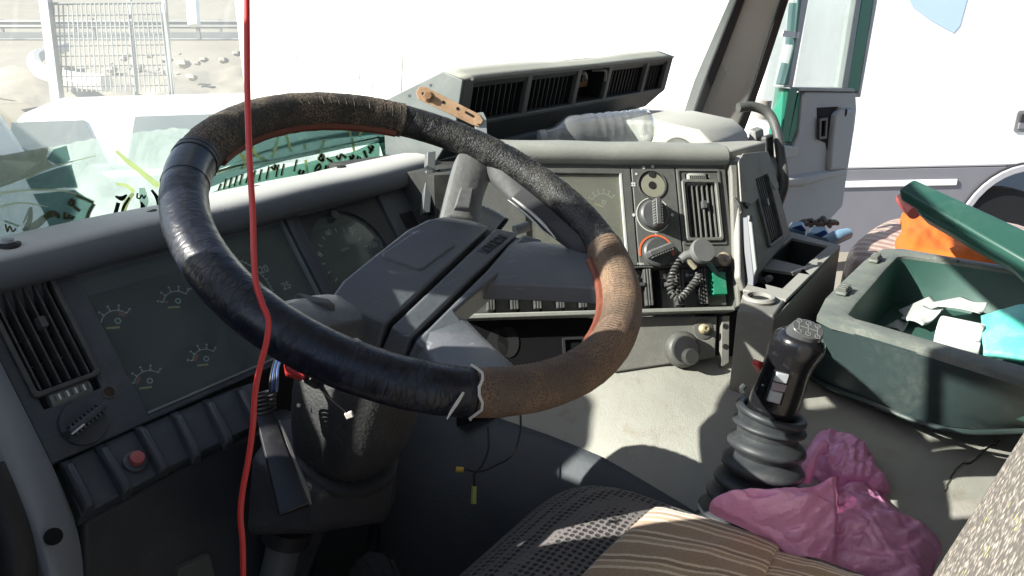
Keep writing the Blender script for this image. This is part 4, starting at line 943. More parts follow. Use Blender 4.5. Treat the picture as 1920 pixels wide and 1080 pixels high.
# fan knob missing: olive disc in a dark ring
u,v=CP.uv(1222,346)
fs_=MB().ring(circ(u,v,.0265,36),circ(u,v,.0245,36),-.001,.0022).build('fan_switch',CFAS,cc,CP)
MB().prism(circ(u,v,.0246,36),-.002,.0008).build('switch_well',VOID,fs_,CP); MB().prism(circ(u+.002,v-.002,.0215,36),.0006,.002).build('switch_disc',OLIVE,fs_,CP)
MB().prism(circ(u+.000,v-.002,.007,20),.0018,.0028).build('shaft_hole',VOID,fs_,CP); MB().prism(circ(u+.000,v+.018,.0055,16),.0018,.004).build('stop_peg',BLACK,fs_,CP)
for a in (145,112,82): MB().prism(circ(u+.033*math.cos(math.radians(a)),v+.033*math.sin(math.radians(a)),.0022 if a>120 else .003,8),0,.0006).build('scale_mark',PRT,fs_,CP,smooth=0)
for dx,dy in ((-.002,.002),(.002,.002),(-.002,-.002),(.002,-.002)): MB().prism(circ(u-.034+dx,v+dy,.0019,8),0,.0006).build('fan_symbol',PRT,fs_,CP,smooth=0)
def heater_knob(x,y,rot,ringmat,r=.0262,a=(20,340)):
    u,v=CP.uv(x,y); k_=MB().lathe([(.0255,0),(.0255,.008),(.0225,.0105),(.0,.0105)],CP.W(u,v,0),CP.n,36).build('heater_knob',KNOB,cc)
    pts=[(u+r*1.17*math.cos(math.radians(t)),v+r*1.17*math.sin(math.radians(t))) for t in np.linspace(a[0],a[1],40)]
    g=MB(); ribbon(g,[CP.W(p[0],p[1],.0002) for p in pts],.0032 if ringmat is not PRT else .0016,.0006,CP.n); g.build('scale_ring',ringmat,k_,smooth=0)
    MB().prism(rp(rrect(-.0245,.0245,-.0058,.0058,.003),u,v,rot),.010,.027,inset=.0015).build('grip',KNOB,k_,CP,bevel=.001)
    for i in range(9): MB().prism(rp([(-.021+i*.0048,-.0068),(-.0186+i*.0048,-.0068),(-.0186+i*.0048,.0068),(-.021+i*.0048,.0068)],u,v,rot),.014,.0262).build('grip_rib',plastic('grip_rib_pale',(.17,.17,.16),.45),k_,CP)
    return k_
k2=heater_knob(1225,403,math.radians(88),PRT,a=(35,325))
for dx,dy in ((-.036,0),(.035,.0),(.001,.034),(.002,-.036)): 
    u,v=CP.uv(1225,403); MB().prism(circ(u+dx,v+dy,.0034,3 if dx==0 or abs(dx)<.01 else 4),0,.0006).build('scale_symbol',PRT,k2,CP,smooth=0)
k3=heater_knob(1231,474,math.radians(20),plastic('orange_ring',(.62,.13,.045),.5,.08),a=(-10,190))
for s_,x in (('MIN',1201),('MAX',1263)): u,v=CP.uv(x,495); text(s_,.0062,CP,u,v,.0002,PRT,k3,'lettering')
# switch bay
MB().box(-.30,.168,-.138,-.066,-.05,-.045).build('switch_bay',VOID,cc,CP)
MB().box(-.30,.168,-.0668,-.0645,-.045,-.001).build('bay_top',CFAS,cc,CP); MB().box(.164,.168,-.138,-.067,-.045,-.001).build('bay_end',CFAS,cc,CP)
def rocker(u,wd,hasbar=True,sym=True,z=-.002):
    r_=MB().box(u,u+wd,-.136,-.068,-.044,-.016).build('rocker_switch',CSW,cc,CP,bevel=.001)
    MB().prism([(u+.002,-.092),(u+wd-.010,-.092),(u+wd-.010,-.101),(u+.002,-.101)],-.016,.003,inset=.0015).build('rocker_bar',CSW,r_,CP,bevel=.0008) if hasbar else None
    for k in range(3): MB().box(u+wd-.0115+k*.0042,u+wd-.0085+k*.0042,-.133,-.070,-.016,.001+.0015*k).build('rocker_blade',CSW,r_,CP,bevel=.0006)
    if sym:
        MB().prism(circ(u+.008,-.079,.0032,10),-.016,-.0152).build('switch_symbol',PRT,r_,CP,smooth=0); MB().box(u+.013,u+.018,-.0805,-.0775,-.016,-.0152).build('switch_symbol',PRT,r_,CP,smooth=0)
for u in (-.295,-.256,-.217,-.178,-.139,-.100,-.061,-.022,.036,.078): rocker(u,.034)
gu=CP.uv(1348,540); gs_=MB().box(gu[0]-.0165,gu[0]+.0165,-.135,-.068,-.044,-.010).build('rocker_switch',CSW,cc,CP,bevel=.001); MB().prism(rrect(gu[0]-.0145,gu[0]+.0135,-.119,-.077,.002),-.011,.006,inset=.002).build('green_cap',plastic('green_cap',(.02,.21,.12),.4,.08,60,dust=(.2,.28,.22),ds=50,dlo=.5),gs_,CP,bevel=.001,label='green square switch cap')
u,v=CP.uv(1357,486); sc2=MB().lathe([(.0125,0),(.0125,.003),(.009,.006),(.0,.006)],CP.W(u,v,0),CP.n,24).build('screw_cap',plastic('screw_cap_beige',(.30,.25,.19),.5,.2,60),cc); MB().lathe([(.0045,.005),(.0045,.011),(.003,.012)],CP.W(u+.002,v-.001,0),CP.n,12).build('screw_head',GALV,sc2)
# shelf strip and lower plate
MB().box(-.31,.158,-.1475,-.1395,-.03,.009).build('shelf_strip',CLIP,cc,CP,bevel=.002)
MB().prism(px(CP,[(1150,591),(1347,591),(1343,672),(1180,696),(1150,700)],-.012),-.03,-.012,inset=.002).build('lower_plate',CLOW,cc,CP,bevel=.002)
MB().prism(px(CP,[(860,596),(1148,596),(1150,704),(1010,760),(860,800)],-.022),-.05,-.022).build('shaded_plate',plastic('plate_shade_black',(.008,.008,.009),.9,.2,20,spec=.08),cc,CP)  # near-black plate: shade under the console put into the colour
MB().box(-.046,-.042,-.25,-.148,-.14,-.02).build('shaded_plate_wall',plastic('plate_shade_black',(.018,.018,.02),.7),cc,CP)
MB().prism(px(CP,[(1354,592),(1368,592),(1367,680),(1352,690)],-.008),-.02,-.008).build('side_bracket',CLOW,cc,CP,bevel=.001)
for y in (612,650): u,v=CP.uv(1360,y,-.008); MB().prism(circ(u,v,.005,12),-.009,-.0072).build('bracket_hole',VOID,cc,CP)
MB().box(.118,.19,-.27,-.14,-.07,-.045).build('gap_back',VOID,cc,CP)
u,v=CP.uv(1276,655,-.01); o_=CP.W(u,v,-.012); ax_=nrm(CP.n+CP.ey*-.1)
vk=MB().lathe([(.029,0),(.031,.006),(.031,.014),(.026,.022),(.024,.023)],o_,ax_,30).build('pull_knob',plastic('pull_knob_grey',(.07,.07,.066),.5,.15,40,dust=(.17,.16,.14),ds=30),cc)
MB().lathe([(.0235,.021),(.022,.026),(.0,.027)],o_,ax_,30).build('knob_face',BLACK,vk); MB().lathe([(.014,.02),(.014,.034),(.012,.038),(.0,.038)],o_-CP.ey*.012+CP.ex*.004,ax_,24).build('knob_centre',plastic('pull_knob_centre',(.04,.04,.04),.4),vk)
u,v=CP.uv(1319,617,-.01); o_=CP.W(u,v,-.012)
bb=MB().lathe([(.0175,0),(.0175,.0015),(.0155,.002),(.0,.002)],o_,CP.n,26).build('bolt_washer',plastic('washer_dark',(.10,.098,.09),.5),cc); MB().lathe([(.009,.001),(.009,.005),(.006,.008),(.006,.014),(.0035,.0145),(.0035,.012),(0,.012)],o_,CP.n,16).build('brass_bolt',plastic('brass',(.42,.36,.22),.4,.2,60,metal=.3),bb)
for (x,y) in ((955,640),(935,645)): u,v=CP.uv(x,y,-.012); MB().prism(circ(u,v,.018,20,r2=.026),-.0225,-.0205).build('plate_hole',VOID,cc,CP)
u0,v1=CP.uv(1056,632,-.012);u1,v0=CP.uv(1100,668,-.012); MB().ring(rrect(u0,u1,v0,v1,.003),rrect(u0+.004,u1-.004,v0+.004,v1-.004,.002),-.0225,-.017).build('plate_frame',BLACK,cc,CP)
# rounded edge between fascia and cheek
m=MB().prism(px(CP,[(1360,300),(1374,296),(1384,310),(1390,470),(1392,575),(1378,582),(1368,470),(1364,330)],.0),-.04,.006,inset=.004); m.build('edge_trim',CLOW,cc,CP,bevel=.003)
# right hand cheek with its own vent
hc=[CH.uv(*q) for q in ((1413,336),(1434,326),(1460,440),(1437,452))]
HU0,HU1,HV0,HV1=.104,.182,-.083,.046
ck=holeplate([CH.uv(*q) for q in ((1384,302),(1390,290),(1437,286),(1444,296),(1483,441),(1398,546),(1388,520))],[(HU0,HV0),(HU1,HV0),(HU1,HV1),(HU0,HV1)],-.012,0).build('cheek',CHK,cc,CH,bevel=.003)
v3=vent(cc,CH,HU0,HU1,HV0,HV1,7,3,0,mat=SLAT)
# torn upper cover hanging over the vent
MB().prism([CH.uv(*q,.004) for q in ((1383,302),(1392,288),(1438,284),(1443,300),(1459,352),(1452,356),(1447,348),(1437,326),(1414,336),(1420,372),(1409,384),(1398,380),(1388,378))],.0035,.0065).build('torn_cover',CHK,cc,CH,bevel=.001)
for k,(x,y) in enumerate(((1409,428),(1411,435),(1412,441),(1414,446),(1399,324),(1389,325),(1413,444))): u,v=CH.uv(x,y); MB().prism(circ(u,v,.004,10,r2=.0028),-.001,.0007).build('slot_hole',VOID,cc,CH,smooth=0)
MB().prism([CH.uv(*q) for q in ((1388,366),(1394,366),(1400,385),(1398,392),(1390,380))],.001,.006).build('broken_clip',BLACK,cc,CH)
MB().tube([pt(1378,372,1.34),pt(1386,384,1.33),pt(1390,396,1.33),pt(1388,402,1.33)],.003,6,samples=4).build('cable',BLACK,cc)
# console top: shallow well behind the roll
TP=[(1.02,.86),(1.10,.78),(1.395,.475),(1.55,.45),(1.57,.60),(1.45,.98),(1.0,1.1)]
MB().prism(TP,-.40,-.262).build('top_well',plastic('well_dark',(.03,.03,.03),.7,.2,20,dust=(.11,.105,.09),ds=14),cc,TR)
MB().prism([(1.385,.470),(1.55,.445),(1.56,.475),(1.535,.50),(1.46,.56),(1.37,.60),(1.34,.585),(1.42,.51)],-.30,-.236,inset=.002).build('top_ledge',CHK,cc,TR,bevel=.006,seg=3)
# tray with two bins and a cup ring
TY=Fr(onz(1460,520,-.44),XT,YT)
tu=lambda *L:[TY.uv(*q) for q in L]
up=tu((1441,483),(1485,446),(1553,461),(1508,499)); lo_=tu((1405,525),(1442,491),(1506,504),(1467,541))
ot=tu((1383,578),(1396,545),(1479,433),(1576,460),(1452,592))
tr=MB().ring(tu((1425,502),(1479,433),(1576,460),(1520,516)),up,-.006,0).build('tray',CHK,cc,TY,bevel=.002)
MB().ring(tu((1393,543),(1425,502),(1520,516),(1474,562)),lo_,-.006,.0004).build('tray_rim',CHK,tr,TY,bevel=.002)
MB().prism(tu((1383,578),(1393,543),(1474,562),(1452,592)),-.012,-.0006,inset=.002).build('cup_shelf',CLOW,tr,TY,bevel=.003)
for L,n2 in ((up,'bin'),(lo_,'bin')):
    c=V(L).mean(0); b_=MB(); A_=[tuple(c+(V(q)-c)*1.01) for q in L]; B_=[tuple(c+(V(q)-c)*1.06) for q in L]
    b_.ring(B_,A_,-.075,-.004); b_.prism(B_,-.08,-.074); b_.build(n2,plastic('bin_dark',(.035,.035,.034),.6,.15,20),tr,TY)
# walls of the tray
wt=tu((1383,578),(1396,545),(1479,433),(1576,460),(1452,592)); c=V(wt).mean(0)
MB().ring([tuple(c+(V(q)-c)*.999) for q in wt],[tuple(c+(V(q)-c)*.965) for q in wt],-.20,-.0065).build('tray_wall',CLOW,tr,TY,bevel=.006,seg=3)
u,v=TY.uv(1423,563); MB().lathe([(.024,-.002),(.027,.004),(.024,.008),(.019,.008),(.018,-.002)],TY.W(u,v,0),ZZ,28,capped=False).build('cup_ring',CHK,tr); MB().prism(circ(u,v,.019,20),-.001,.0016).build('cup_hole',VOID,tr,TY)
MB().tube([pt(1402,536,1.40),pt(1425,530,1.41),pt(1445,526,1.42)],[.007,.012,.006],8).build('tray_clip',BLACK,tr); MB().tube([pt(1438,524,1.40),pt(1444,521,1.41)],.006,8).build('tray_knob',CHK,tr)
MB().tube([TY.W(*TY.uv(1466,492),-.02),TY.W(*TY.uv(1488,476),-.012),TY.W(*TY.uv(1500,464),-.014)],[.004,.0075,.002],8,samples=4).build('glint_sweet_wrapper',plastic('clear_grey_wrapper',(.2,.2,.2),.2),tr) if False else None
# phone holder plate
hp=thing('phone_holder','flat dark blue plastic holder hanging at the console edge','holder',pt(1402,540,1.33))
HF=Fr(pt(1402,470,1.34),cam(.8,.05,-.6),cam(.09,1,.15))
MB().prism(px(HF,[(1390,406),(1401,404),(1413,520),(1412,540),(1395,543)]),-.02,-.004).build('back_plate',plastic('holder_navy',(.02,.024,.045),.5,.15,30),hp,HF,bevel=.002)
MB().prism(px(HF,[(1400,404),(1411,403),(1422,505),(1414,522)]),-.004,.004,inset=.001).build('front_lip',plastic('holder_grey',(.10,.108,.112),.5,.1,30),hp,HF,bevel=.0015)
# ---------------------------------------------------------------- lighter plug with coiled cord
lp=thing('lighter_plug','grey charger plug with coiled black cord on the console','plug',pt(1300,540,1.30))
PG=plastic('plug_grey',(.13,.132,.13),.5,.12,40,dust=(.2,.19,.17),ds=40)
u,v=CP.uv(1300,482); MB().lathe([(.015,0),(.015,.02),(.021,.024),(.0225,.032),(.020,.037),(.0,.037)],CP.W(u,v,0),nrm(CP.n+CP.ey*.12+CP.ex*.1),28).build('plug_head',PG,lp)
MB().tube([CP.W(u-.005,v,.022),CP.W(u-.024,v-.002,.02),CP.W(u-.032,v-.008,.018)],[.010,.0085,.007],12).build('plug_neck',PG,lp)
MB().tube([CP.W(u-.022,v-.006,.02),CP.W(u-.006,v-.022,.016)],[.006,.005],8).build('plug_clip',plastic('plug_brass',(.4,.36,.26),.4),lp)
cx=[CP.uv(*q,.012) for q in ((1276,478),(1270,494),(1262,512),(1257,532),(1260,552),(1272,560),(1284,552),(1296,538),(1308,522),(1310,512))]
cl=spline([CP.W(a,b,.012) for a,b in cx],16); ln=0; hel=[]
for i,q in enumerate(cl):
    t=nrm(cl[min(i+1,len(cl)-1)]-cl[max(i-1,0)]); x=nrm(np.cross(t,CP.n)); y=np.cross(t,x)
    if i: ln+=np.linalg.norm(q-cl[i-1])
    hel.append((q,ln,x,y))
HP=[]
for k in range(420):
    s_=ln*k/419; i=min(range(len(hel)),key=lambda j:abs(hel[j][1]-s_)); q,_,x,y=hel[i]
    i2=min(i+1,len(hel)-1); dl=hel[i2][1]-hel[i][1]; q=q+(hel[i2][0]-q)*((s_-hel[i][1])/dl if dl>1e-9 else 0)
    a=2*math.pi*s_/.0064; HP.append(q+.0048*(math.cos(a)*x+math.sin(a)*y))
MB().tube(HP,.0021,6).build('coiled_cord',plastic('cord_dark',(.075,.075,.072),.45,.15,60,dust=(.16,.155,.14),ds=60),lp)
MB().tube([CP.W(*CP.uv(1318,493),.014),CP.W(*CP.uv(1330,505),.012),CP.W(*CP.uv(1341,517),.010)],[.0035,.005,.0025],8).build('cable_plug',plastic('cable_teal',(.05,.12,.115),.5),lp)
# ---------------------------------------------------------------- passenger side of the dashboard
PD=plastic('passenger_dash_beige',(.44,.435,.395),.6,.07,10,grain=.4,gs=600,dust=(.40,.385,.33),ds=8)
PDG=plastic('passenger_dash_grey',(.27,.268,.255),.6,.08,10,grain=.4,gs=600,dust=(.34,.33,.3),ds=9)
pdh=thing('passenger_dashboard','raised grey-beige dashboard top on the passenger side','dashboard',T(1.7,.65,-.8))
def extr(prof,x0,x1,name,mat,par,bv=.012,seg=3,taper=None):
    m=MB(); n=len(prof)
    for x in (x0,x1):
        for a,b in prof: m.v.append((x,a,b))
    m.f=[tuple(range(n)),tuple(range(2*n-1,n-1,-1))]+[(i,(i+1)%n,n+(i+1)%n,n+i) for i in range(n)]
    return m.build(name,mat,par,TR,bevel=bv,seg=seg,smooth=50)
extr([(1.0,-.235),(.70,-.215),(.60,-.228),(.565,-.255),(.545,-.33),(.54,-.75),(1.0,-.75)],1.575,1.80,'dash_hump',PD,pdh,.009,3)
extr([(.99,-.262),(.66,-.262),(.56,-.285),(.50,-.34),(.48,-.75),(.99,-.75)],1.55,1.90,'dash_body',PDG,pdh,.02,4)
extr([(.57,-.25),(.552,-.256),(.536,-.335),(.536,-.42),(.55,-.42)],1.815,1.875,'end_vent',PDG,pdh,.004)
DV=Fr(T(1.82,.535,-.26),XT,nrm(YT*.15+ZZ)); vent(pdh,DV,.006,.05,-.14,-.012,3,2,0,knob=False,mat=SLAT)
u=T(1.74,.545,-.315); MB().lathe([(.011,0),(.011,.003),(.008,.004)],u,-YT,16).build('lock_barrel',VOID,pdh)
hb=MB().tube([pt(1384,202,1.85),pt(1412,200,1.86),pt(1440,212,1.86),pt(1456,245,1.85),pt(1465,300,1.84),pt(1470,345,1.83),pt(1458,385,1.83)],.0118,14,samples=8).build('grab_handle',plastic('handle_grey_black',(.07,.072,.07),.5,.1,20,dust=(.2,.19,.17),ds=14),pdh)
MB().tube([pt(1238,196,2.3),pt(1260,192,2.2),pt(1285,206,2.1)],.018,8,samples=4).build('cable_loop',BLACK,pdh) if False else None
# ---------------------------------------------------------------- add-on ventilation unit on top
ACM=plastic('vent_unit_dark',(.085,.088,.088),.5,.12,12,grain=.2,gs=600,dust=(.13,.125,.11),ds=10)
ACT=plastic('vent_unit_top_dusty',(.30,.30,.26),.75,.08,9,grain=.3,gs=500,dust=(.40,.39,.33),ds=10)
ACE=plastic('vent_unit_end',(.13,.145,.145),.45,.1,14,dust=(.22,.22,.2),ds=14)
ac_=thing('ventilation_unit','long grey add-on ventilation box with four outlets on dashboard','ventilation unit',T(1.6,.95,-.27))
FA=(.872,-.109);FB=(.891,-.196); TB=(.917,-.096); BB=(1.07,-.158)
X0,X1=1.128,2.055
AF=Fr(T(X0,*FA),XT,nrm(YT*(FA[0]-FB[0])+ZZ*(FA[1]-FB[1]))); hgt=math.hypot(FA[0]-FB[0],FA[1]-FB[1])
xs_=[888,988,1080,1134,1203,1265]
ub=[AF.uv(x,175)[0] for x in (893,990,1080,1136,1203,1262)]
W_=X1-X0; cells=[(.030,ub[1]-.008),(ub[1]+.008,ub[2]-.008),(ub[2]+.008,ub[3]-.008),(ub[3]+.008,ub[4]-.008),(ub[4]+.008,W_-.025)]
MB().plate((0,W_,-hgt,0),[(a,b,-hgt+.006,-.008) for a,b in cells],-.012,0).build('front_frame',ACM,ac_,AF,bevel=.002)
def quadbox(P,name,mat,th=.006,bv=.002):
    P=[T(*q) for q in P]; n=nrm(np.cross(P[1]-P[0],P[2]-P[0])); 
    k=len(P); MB().add([*P,*[q+n*th for q in P]],[tuple(range(k)),tuple(range(2*k-1,k-1,-1))]+[(i,(i+1)%k,k+(i+1)%k,k+i) for i in range(k)]).build(name,mat,ac_,bevel=bv)
# top with slight dents
m=MB().grid(lambda a,b:tuple(T(X0-.004+(W_+.008)*a,FA[0]-.004+(TB[0]-FA[0]+.004)*b,FA[1]+.001+(TB[1]-FA[1])*b+.003*math.sin(a*9)*b)),24,3); m.build('top_panel',ACT,ac_,solid=.004)
m=MB().grid(lambda a,b:tuple(T(X0+W_*a,TB[0]+(BB[0]-TB[0])*b,TB[1]+(BB[1]-TB[1])*b)),10,3); m.build('back_slope',ACT,ac_,solid=.003)
quadbox([(X0,*FA),(X0,*TB),(X0,*BB),(X0,1.07,-.262),(X0,.94,-.262),(X0,*FB)],'end_panel',ACE)
quadbox([(X1,*FA),(X1,*FB),(X1,.94,-.235),(X1,1.07,-.235),(X1,*BB),(X1,*TB)],'end_panel',ACE)
quadbox([(X0,*FB),(X1,*FB),(X1,.945,-.245),(X0,.945,-.262)],'under_panel',ACM)
MB().box(1.25,1.62,.93,1.05,-.30,-.24).build('base_foot',ACM,ac_,TR,bevel=.01); MB().box(1.72,1.98,.93,1.02,-.31,-.235).build('base_foot',ACE,ac_,TR,bevel=.012)
for i,(a,b) in enumerate(cells):
    c_=MB().box(a-.003,b+.003,-hgt+.003,-.005,-.07,-.06).build('outlet',VOID,ac_,AF)
    for s_ in ((a-.003,a,-hgt+.004,-.006),(b,b+.003,-hgt+.004,-.006)): MB().box(*s_,-.06,-.012).build('outlet_wall',VOID,c_,AF)
    MB().box(a,b,-.008,-.005,-.06,-.012).build('outlet_wall',VOID,c_,AF); MB().box(a,b,-hgt+.003,-hgt+.006,-.06,-.012).build('outlet_wall',VOID,c_,AF)
    if i==2:
        MB().tube([AF.W(a+.015,-.02,-.03),AF.W(a+.03,-.018,-.012),AF.W(a+.042,-.03,-.01)],.005,8,samples=4).build('hose_stub',plastic('stub_grey',(.2,.19,.17),.5,.2,60),c_)
        MB().tube([AF.W(b-.03,-.02,-.03),AF.W(b-.012,-.016,-.006),AF.W(b-.004,-.04,-.004)],.004,8,samples=4).build('wire_end',plastic('stub_grey',(.2,.19,.17),.5),c_)
        MB().prism(circ((a+b)/2+.008,-.036,.012,14),-.04,-.03).build('fan_hole',BLACK,c_,AF); MB().box(a+.02,b-.02,-.062,-.045,-.045,-.04).build('rusty_plate',plastic('rust',(.18,.09,.04),.8,.3,30),c_,AF)
        continue
    MB().obox(AF.W((a+b)/2,-.013,-.006),AF.ex*(b-a)/2*.98,AF.ey*.006+AF.n*.004,AF.n*.0012).build('flap',ACM,c_)
    n=max(6,int((b-a)/.017))
    for k in range(1,n):
        u=a+(b-a)*k/n; MB().box(u-.0012,u+.0012,-hgt+.006,-.016,-.05,-.014).build('fin',plastic('fin_black',(.02,.021,.022),.5),c_,AF,smooth=0)
# rusty adjusting strap bolted to the end
RU=plastic('rusty_steel',(.42,.27,.16),.75,.3,40,dust=(.22,.10,.045),ds=30,dlo=.42,dhi=.62); EF=Fr(pt(845,200,1.36),cam(.9,-.42,.15),cam(.4,.9,.0))
P=[EF.uv(*q) for q in ((786,162),(800,164),(898,214),(904,222),(898,238),(885,234),(784,186),(780,174))]
stp=MB().prism(P,-.0015,.0015).build('strap',RU,ac_,EF,bevel=.0006)
for x,y,r in ((793,176,.0028),(831,192,.003),(858,204,.003)): u,v=EF.uv(x,y); MB().prism(circ(u,v,r,10),.001,.0022).build('strap_hole',VOID,stp,EF,smooth=0)
a=EF.uv(872,210);b=EF.uv(888,219); MB().obox(EF.W((a[0]+b[0])/2,(a[1]+b[1])/2,.0016),EF.ex*(b[0]-a[0])/2+EF.ey*(b[1]-a[1])/2,nrm(EF.ey)*.0022,EF.n*.0005).build('strap_slot',VOID,stp)
u,v=EF.uv(802,181); bt_=MB().lathe([(.0095,.0015),(.0095,.004),(.0065,.0045),(.0065,.009),(.0,.009)],EF.W(u,v,0),EF.n,6).build('strap_bolt',plastic('rust_bolt',(.26,.15,.08),.6,.3,60),stp,smooth=0)
P=[EF.uv(*q) for q in ((892,212),(906,210),(912,222),(914,262),(898,262),(890,236))]
MB().prism(P,-.004,-.0005).build('angle_bracket',plastic('zinc',(.36,.37,.37),.45,.15,40,metal=.3),stp,EF,bevel=.0006); u,v=EF.uv(897,226); MB().lathe([(.0075,0),(.0075,.004),(.0,.004)],EF.W(u,v,0),EF.n,6).build('strap_nut',RU,stp,smooth=0)
for x,y in ((808,160),(768,180),(885,148)): q=pt(x,y,1.352); MB().lathe([(.003,0),(.003,.002),(.0,.002)],q,nrm(CAM-q),10).build('rivet',GALV,ac_)
# ---------------------------------------------------------------- clear plastic bottle lying on the console
PET=NT('clear_pet'); tr=PET.n('ShaderNodeBsdfTransparent'); tr.inputs[0].default_value=(.93,.95,.95,1); gl=PET.n('ShaderNodeBsdfGlossy'); gl.inputs['Roughness'].default_value=.08
bm_=PET.bump(PET.noise(75,3),.5,.003); PET.l(bm_,gl.inputs['Normal']); fr_=PET.n('ShaderNodeLayerWeight',Blend=.32); PET.l(bm_,fr_.inputs['Normal'])
df=PET.n('ShaderNodeBsdfDiffuse'); df.inputs[0].default_value=(.75,.76,.76,1); m1=PET.n('ShaderNodeMixShader'); m1.inputs[0].default_value=.14; PET.l(tr.outputs[0],m1.inputs[1]); PET.l(df.outputs[0],m1.inputs[2])
m2=PET.n('ShaderNodeMixShader'); PET.l(fr_.outputs['Facing'],m2.inputs[0]); PET.l(m1.outputs[0],m2.inputs[1]); PET.l(gl.outputs[0],m2.inputs[2]); PET.l(m2.outputs[0],PET.out.inputs[0]); PET=PET.m
bt=thing('plastic_bottle','empty clear plastic bottle lying behind the console top','bottle',pt(1110,272,1.56))
a=pt(1217,238,1.60); b=pt(1012,258,1.54); L=float(np.linalg.norm(b-a)); ax=(b-a)/L; r=.0385
prof=[(.012,.004),(.024,.0),(.034,.004),(r,.014),(r,.040)]
for k in range(5): z=.048+k*.018; prof+=[(r*.955,z),(r,z+.006),(r,z+.012)]
prof+=[(r*1.0,.145),(r*.97,.152),(r*1.0,.16),(r*.97,.175),(r*.82,.192),(r*.5,.207),(.014,L-.006),(.013,L)]
m=MB(); m.lathe(prof,a,ax,40)
m.v=[tuple(V(q)+.0011*(fbm(q[0]*45,q[1]*45,q[2]*45)-.47)*2.2) for q in m.v]
m.build('bottle_body',PET,bt,smooth=70)
MB().lathe([(.0150,0),(.0155,.004),(.0150,.014),(.0,.014)],b-ax*.012,ax,20).build('bottle_cap',plastic('cap_clear',(.4,.41,.42),.4),bt)
m=MB(); m.grid(lambda i,j:tuple(a+ax*(.052+.075*j)+(r*1.004)*(math.cos(2.2+2.2*i)*nrm(np.cross(ax,ZZ))+math.sin(2.2+2.2*i)*nrm(np.cross(nrm(np.cross(ax,ZZ)),ax)))),16,4) if False else None
# ---------------------------------------------------------------- open passenger door
DT=plastic('door_trim_grey',(.40,.395,.38),.6,.06,9,grain=.35,gs=500,dust=(.40,.35,.32),ds=5,dlo=.52,dhi=.8)
GRN=plastic('green_paint',(.008,.17,.105),.45,.08,6)
DG=glassy('door_glass',(.93,.97,.96),.16,(.8,.85,.83),4,.3,.8,gloss=.4,extra=.06)
DF=Fr(T(2.42,.86,-.3),nrm(XT*.93-YT*.37),ZZ); 
if DF.n@(CAM-DF.o)<0: DF=Fr(DF.o,-DF.ex,ZZ)
dr=thing('passenger_door','open passenger door with grey trim and green window frame','door',DF.W(-.3 if DF.ex@XT<0 else .3,-1.3,0))
def dp(L,w=0): return [DF.uv(x,y,w) for x,y in L]
MB().prism(dp([(1502,178),(1512,170),(1606,172),(1608,204),(1604,240),(1591,322),(1581,388),(1552,420),(1540,470),(1460,470),(1462,262),(1474,270),(1486,276),(1496,250),(1499,215)]),-.05,.0,inset=.004).build('trim_panel',DT,dr,DF,bevel=.006,seg=3)
MB().prism(dp([(1474,332),(1592,312),(1589,330),(1556,338),(1510,352),(1474,354)],.016),-.002,.016,inset=.012).build('arm_ledge',DT,dr,DF,bevel=.004)
MB().prism(dp([(1578,203),(1606,203),(1600,270),(1592,318),(1556,322),(1560,262),(1566,215)],.02),-.002,.02,inset=.006).build('pull_pad',DT,dr,DF,bevel=.006)
MB().prism(dp([(1533,202),(1572,200),(1568,235),(1560,262),(1555,300),(1549,268),(1534,262)],.003),-.001,.003).build('handle_recess',VOID,dr,DF,smooth=0)
lv=MB().ring(dp([(1536,222),(1552,220),(1550,260),(1535,262)],.012),dp([(1540,227),(1548,226),(1546,255),(1539,256)],.012),.004,.014).build('door_lever',plastic('lever_dark',(.05,.05,.055),.4),dr,DF,bevel=.002)
MB().prism(dp([(1568,202),(1575,202),(1570,246),(1566,258)],.006),.003,.01).build('rust_edge',plastic('rust_brown',(.22,.13,.06),.7),dr,DF)
u,v=DF.uv(1586,211,.02); MB().prism(circ(u,v,.006,10,r2=.014),.019,.0215).build('trim_plug',VOID,dr,DF)
# frames around the windows
def dstrip(L,name,mat,w0,w1,bv=.003): return MB().prism(dp(L,w1),w0,w1,inset=.002).build(name,mat,dr,DF,bevel=bv)
dstrip([(1626,-60),(1648,-60),(1610,172),(1586,172)],'window_frame',GRN,-.05,.0)
dstrip([(1648,-60),(1657,-60),(1614,185),(1609,175)],'frame_edge',plastic('frame_edge_grey',(.42,.43,.42),.5),-.05,-.002)
dstrip([(1614,-60),(1626,-60),(1590,166),(1578,168)],'window_seal',plastic('seal_grey',(.30,.33,.32),.5),-.03,.004)
dstrip([(1496,-60),(1528,-60),(1487,165),(1468,165),(1492,60)],'quarterlight_post',plastic('post_grey',(.40,.42,.42),.5),-.04,.002)
dstrip([(1502,-60),(1512,-60),(1497,60),(1480,160),(1470,160),(1488,90)],'post_seal',plastic('post_teal',(.04,.10,.10),.4),-.03,.006)
dstrip([(1478,166),(1497,166),(1478,268),(1463,266)],'lower_frame',GRN,-.05,.004)
dstrip([(1497,172),(1502,178),(1496,240),(1484,270),(1476,266)],'lower_frame',GRN,-.05,-.006)
dstrip([(1496,164),(1600,164),(1606,172),(1498,172)],'window_sill_seal',plastic('seal_grey2',(.36,.36,.34),.6),-.03,.006)
q=dp([(1528,-60),(1614,-60),(1580,168),(1490,168)],-.012); MB().prism(q,-.016,-.012).build('window_glass',DG,dr,DF)
q=dp([(1478,-60),(1500,-60),(1470,168),(1440,230),(1424,220)],-.012); MB().prism(q,-.016,-.012).build('quarterlight_glass',DG,dr,DF)
MB().prism(dp([(1470,57),(1500,60),(1498,72),(1466,68)],.006),.0,.006).build('quarterlight_catch',plastic('white_catch',(.7,.71,.7),.5),dr,DF)
